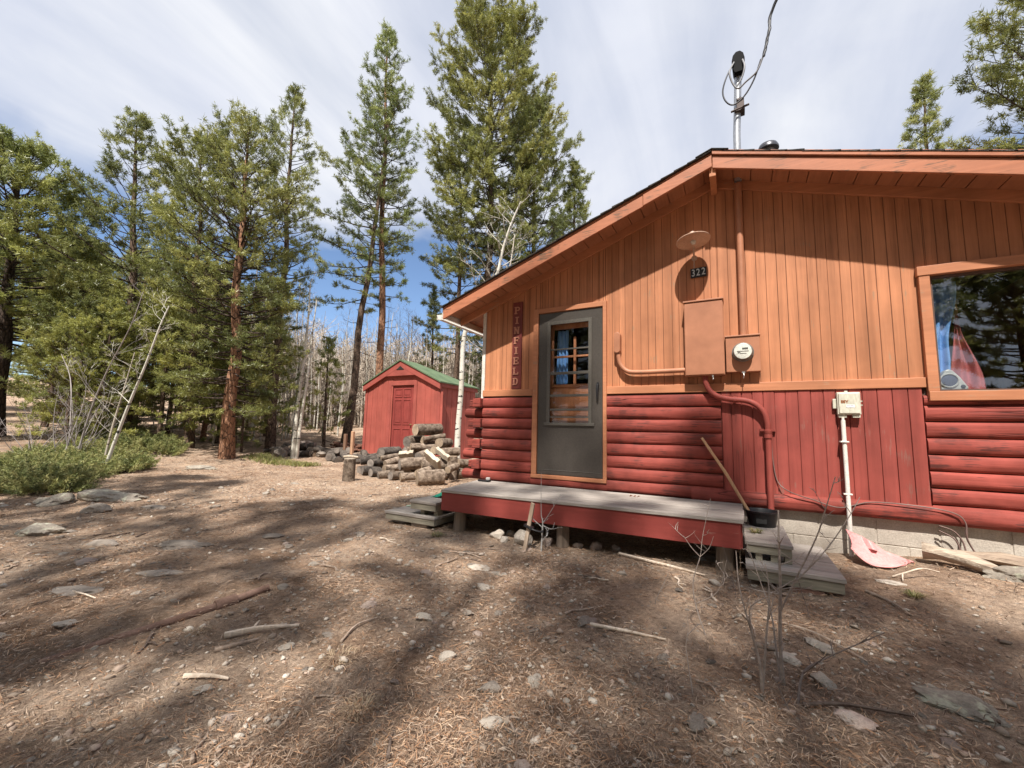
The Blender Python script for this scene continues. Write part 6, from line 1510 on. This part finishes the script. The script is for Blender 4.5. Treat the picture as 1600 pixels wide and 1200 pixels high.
# ------------------------------------------------------------------ junipers, grass
JUN = mat_foliage('juniper_needles', .2, .1)
JGREEN = np.array([(.235, .25, .085), (.29, .29, .105), (.165, .19, .066), (.34, .32, .125)])
def juniper(label, x, y, rx, ry, h_, seed, n=420, group='juniper mats by the path'):
    rs = np.random.RandomState(seed); rr = random.Random(seed); t = thing('juniper_shrub', label, 'shrub', Z(x, y), group)
    TP, TD, TT = [], [], []; mb = MB()
    for k in range(n):
        a = rr.uniform(0, 6.28); f = rr.random()**.55; bx, by = f*rx*math.cos(a), f*ry*math.sin(a)
        bump_ = .5+.5*noise.noise(Vector((bx*1.6+seed, by*1.6, 2)))+.25*noise.noise(Vector((bx*4+seed, by*4, 2)))
        zt = h_*(1-f**2.5)*max(.12, bump_)*1.3
        p = Vector((bx, by, gz(x+bx, y+by)-gz(x, y)+zt*.45)); d = Vector((math.cos(a)*.8+rr.gauss(0, .45), math.sin(a)*.8+rr.gauss(0, .45), rr.uniform(.25, .95))).normalized(); l_ = rr.uniform(.18, .42)
        tn = JGREEN[rs.randint(0, 4)]*rs.uniform(.75, 1.2)
        if k % 3 == 0: mb.tube([Vector((bx*.8, by*.8, gz(x+bx*.8, y+by*.8)-gz(x, y))), p, p+d*l_*.8], [.012, .008, .003], 3, False)
        for j in range(5): TP.append(tuple(p+d*l_*(j+1)/5+Vector((0, 0, zt*.35)))); TD.append(tuple(d)); TT.append(tn)
    for i, q_ in enumerate(mb.v): mb.v[i] = (q_[0]+x, q_[1]+y, q_[2]+gz(x, y))
    mb.build('stems', BARK_D, t)
    v, f_, c = tufts_mesh(np.array(TP), np.array(TD), np.array(TT), .060, .014, 16, rs); np_mesh('foliage', v, f_, JUN, t, Z(x, y), c)
    return t
juniper('widest juniper mat at the left edge of the yard', -9.3, -1.7, 1.8, .60, .22, 1, 560)
juniper('juniper mat round the foot of the leaning white sapling', -9.3, -.75, .95, .5, .24, 2, 320)
juniper('juniper mat behind the widest mat under the bare grey stems', -10.8, -.9, 1.8, .8, .32, 3, 480)
juniper('ragged juniper mat at the very left edge below the sunny slope', -7.3, -2.3, 1.1, .42, .2, 4, 320)
juniper('juniper clump in the shade left of the orange pine trunk', -12.4, 1.0, 1.6, .6, .40, 5, 420)
juniper('juniper clump under the young trees behind the path', -14.0, .6, 1.4, .7, .5, 6, 380)
juniper('far juniper patch among the trunks at the left', -19.5, -1.6, 2.2, .8, .6, 7, 380)
juniper('far juniper patch between the left trunks and the path', -17.0, 1.6, 1.8, .8, .6, 8, 320)
rs = np.random.RandomState(3); M_ = 5200
px = rs.uniform(-9.9, -7.1, M_); py = 2.62+.16*np.sin(px*1.7)+rs.normal(0, .16, M_)
pz = np.array([gz(x, y) for x, y in zip(px, py)]); hg = rs.uniform(.05, .13, M_); dr_ = rs.normal(0, .05, (M_, 2)); w_ = rs.uniform(.006, .012, M_); th = rs.uniform(0, 6.3, M_)
b0 = np.stack([px-np.cos(th)*w_, py-np.sin(th)*w_, pz], -1); b1 = np.stack([px+np.cos(th)*w_, py+np.sin(th)*w_, pz], -1); tp = np.stack([px+dr_[:, 0], py+dr_[:, 1], pz+hg], -1)
vv = np.stack([b0, b1, tp], 1).reshape(-1, 3); pal = np.array([(.24, .25, .07), (.30, .28, .10), (.17, .19, .06), (.33, .26, .15)])[rs.randint(0, 4, M_)]*rs.uniform(.8, 1.2, (M_, 1))
o = np_mesh('grass', vv, np.arange(M_*3).reshape(-1, 3), JUN, col=np.repeat(pal, 3, 0)); tag(o, 'strip of low green ground cover in front of the wood heap', 'grass', kind='stuff')
# dry grass tufts in the yard
def grass_tuft(label, x, y, r_, h_, n, seed, pal, group=None):
    rs = np.random.RandomState(seed); a = rs.uniform(0, 6.3, n); f = rs.rand(n)**.6*r_; px, py = f*np.cos(a)*.6, f*np.sin(a)*.6
    b = np.stack([px, py, np.zeros(n)], -1); dv = np.stack([np.cos(a)*rs.uniform(.3, 1.3, n), np.sin(a)*rs.uniform(.3, 1.3, n), rs.uniform(.3, 1., n)], -1)*h_; w_ = np.stack([-np.sin(a), np.cos(a), 0*a], -1)*.0022
    mid = b+dv*.55+np.array([0, 0, .2])*h_; tip = b+dv*np.array([1.2, 1.2, .6])
    v = np.stack([b-w_, b+w_, mid-w_*.8, mid+w_*.8, tip], 1).reshape(-1, 3)
    f_ = (np.array([[0, 1, 3], [0, 3, 2], [2, 3, 4]])[None]+(np.arange(n)*5)[:, None, None]).reshape(-1, 3)
    c = np.array(pal)[rs.randint(0, len(pal), n)]*rs.uniform(.75, 1.2, (n, 1))
    o = np_mesh('grass_tuft', v, f_, JUN, loc=Z(x, y), col=np.repeat(c, 5, 0)); return tag(o, label, 'grass tuft', group)
DRY = [(.34, .25, .16), (.42, .32, .21), (.27, .19, .12)]; GRN = [(.16, .19, .06), (.25, .24, .09), (.4, .32, .16)]
for k, (x, y, r_, h_, n) in enumerate(((1.55, -3.35, .12, .08, 90), (1.15, -3.15, .14, .06, 90), (3.9, -2.45, .14, .06, 80), (.2, -3.35, .10, .05, 60))):
    grass_tuft('dry straw coloured grass tuft in the foreground dirt', x, y, r_, h_*.6, n, 300+k, DRY, 'dry grass tufts of the yard')
o = grass_tuft('small green tuft growing on the upper right wooden step', 3.115, -.62, .06, .05, 90, 401, GRN); o.location = (3.115, -.62, .301)
grass_tuft('small green tuft in the dirt beyond the right steps', 4.0, -.95, .06, .05, 80, 402, GRN)
grass_tuft('small green tuft at the foot of the left deck post', .25, -1.22, .09, .05, 90, 403, GRN)
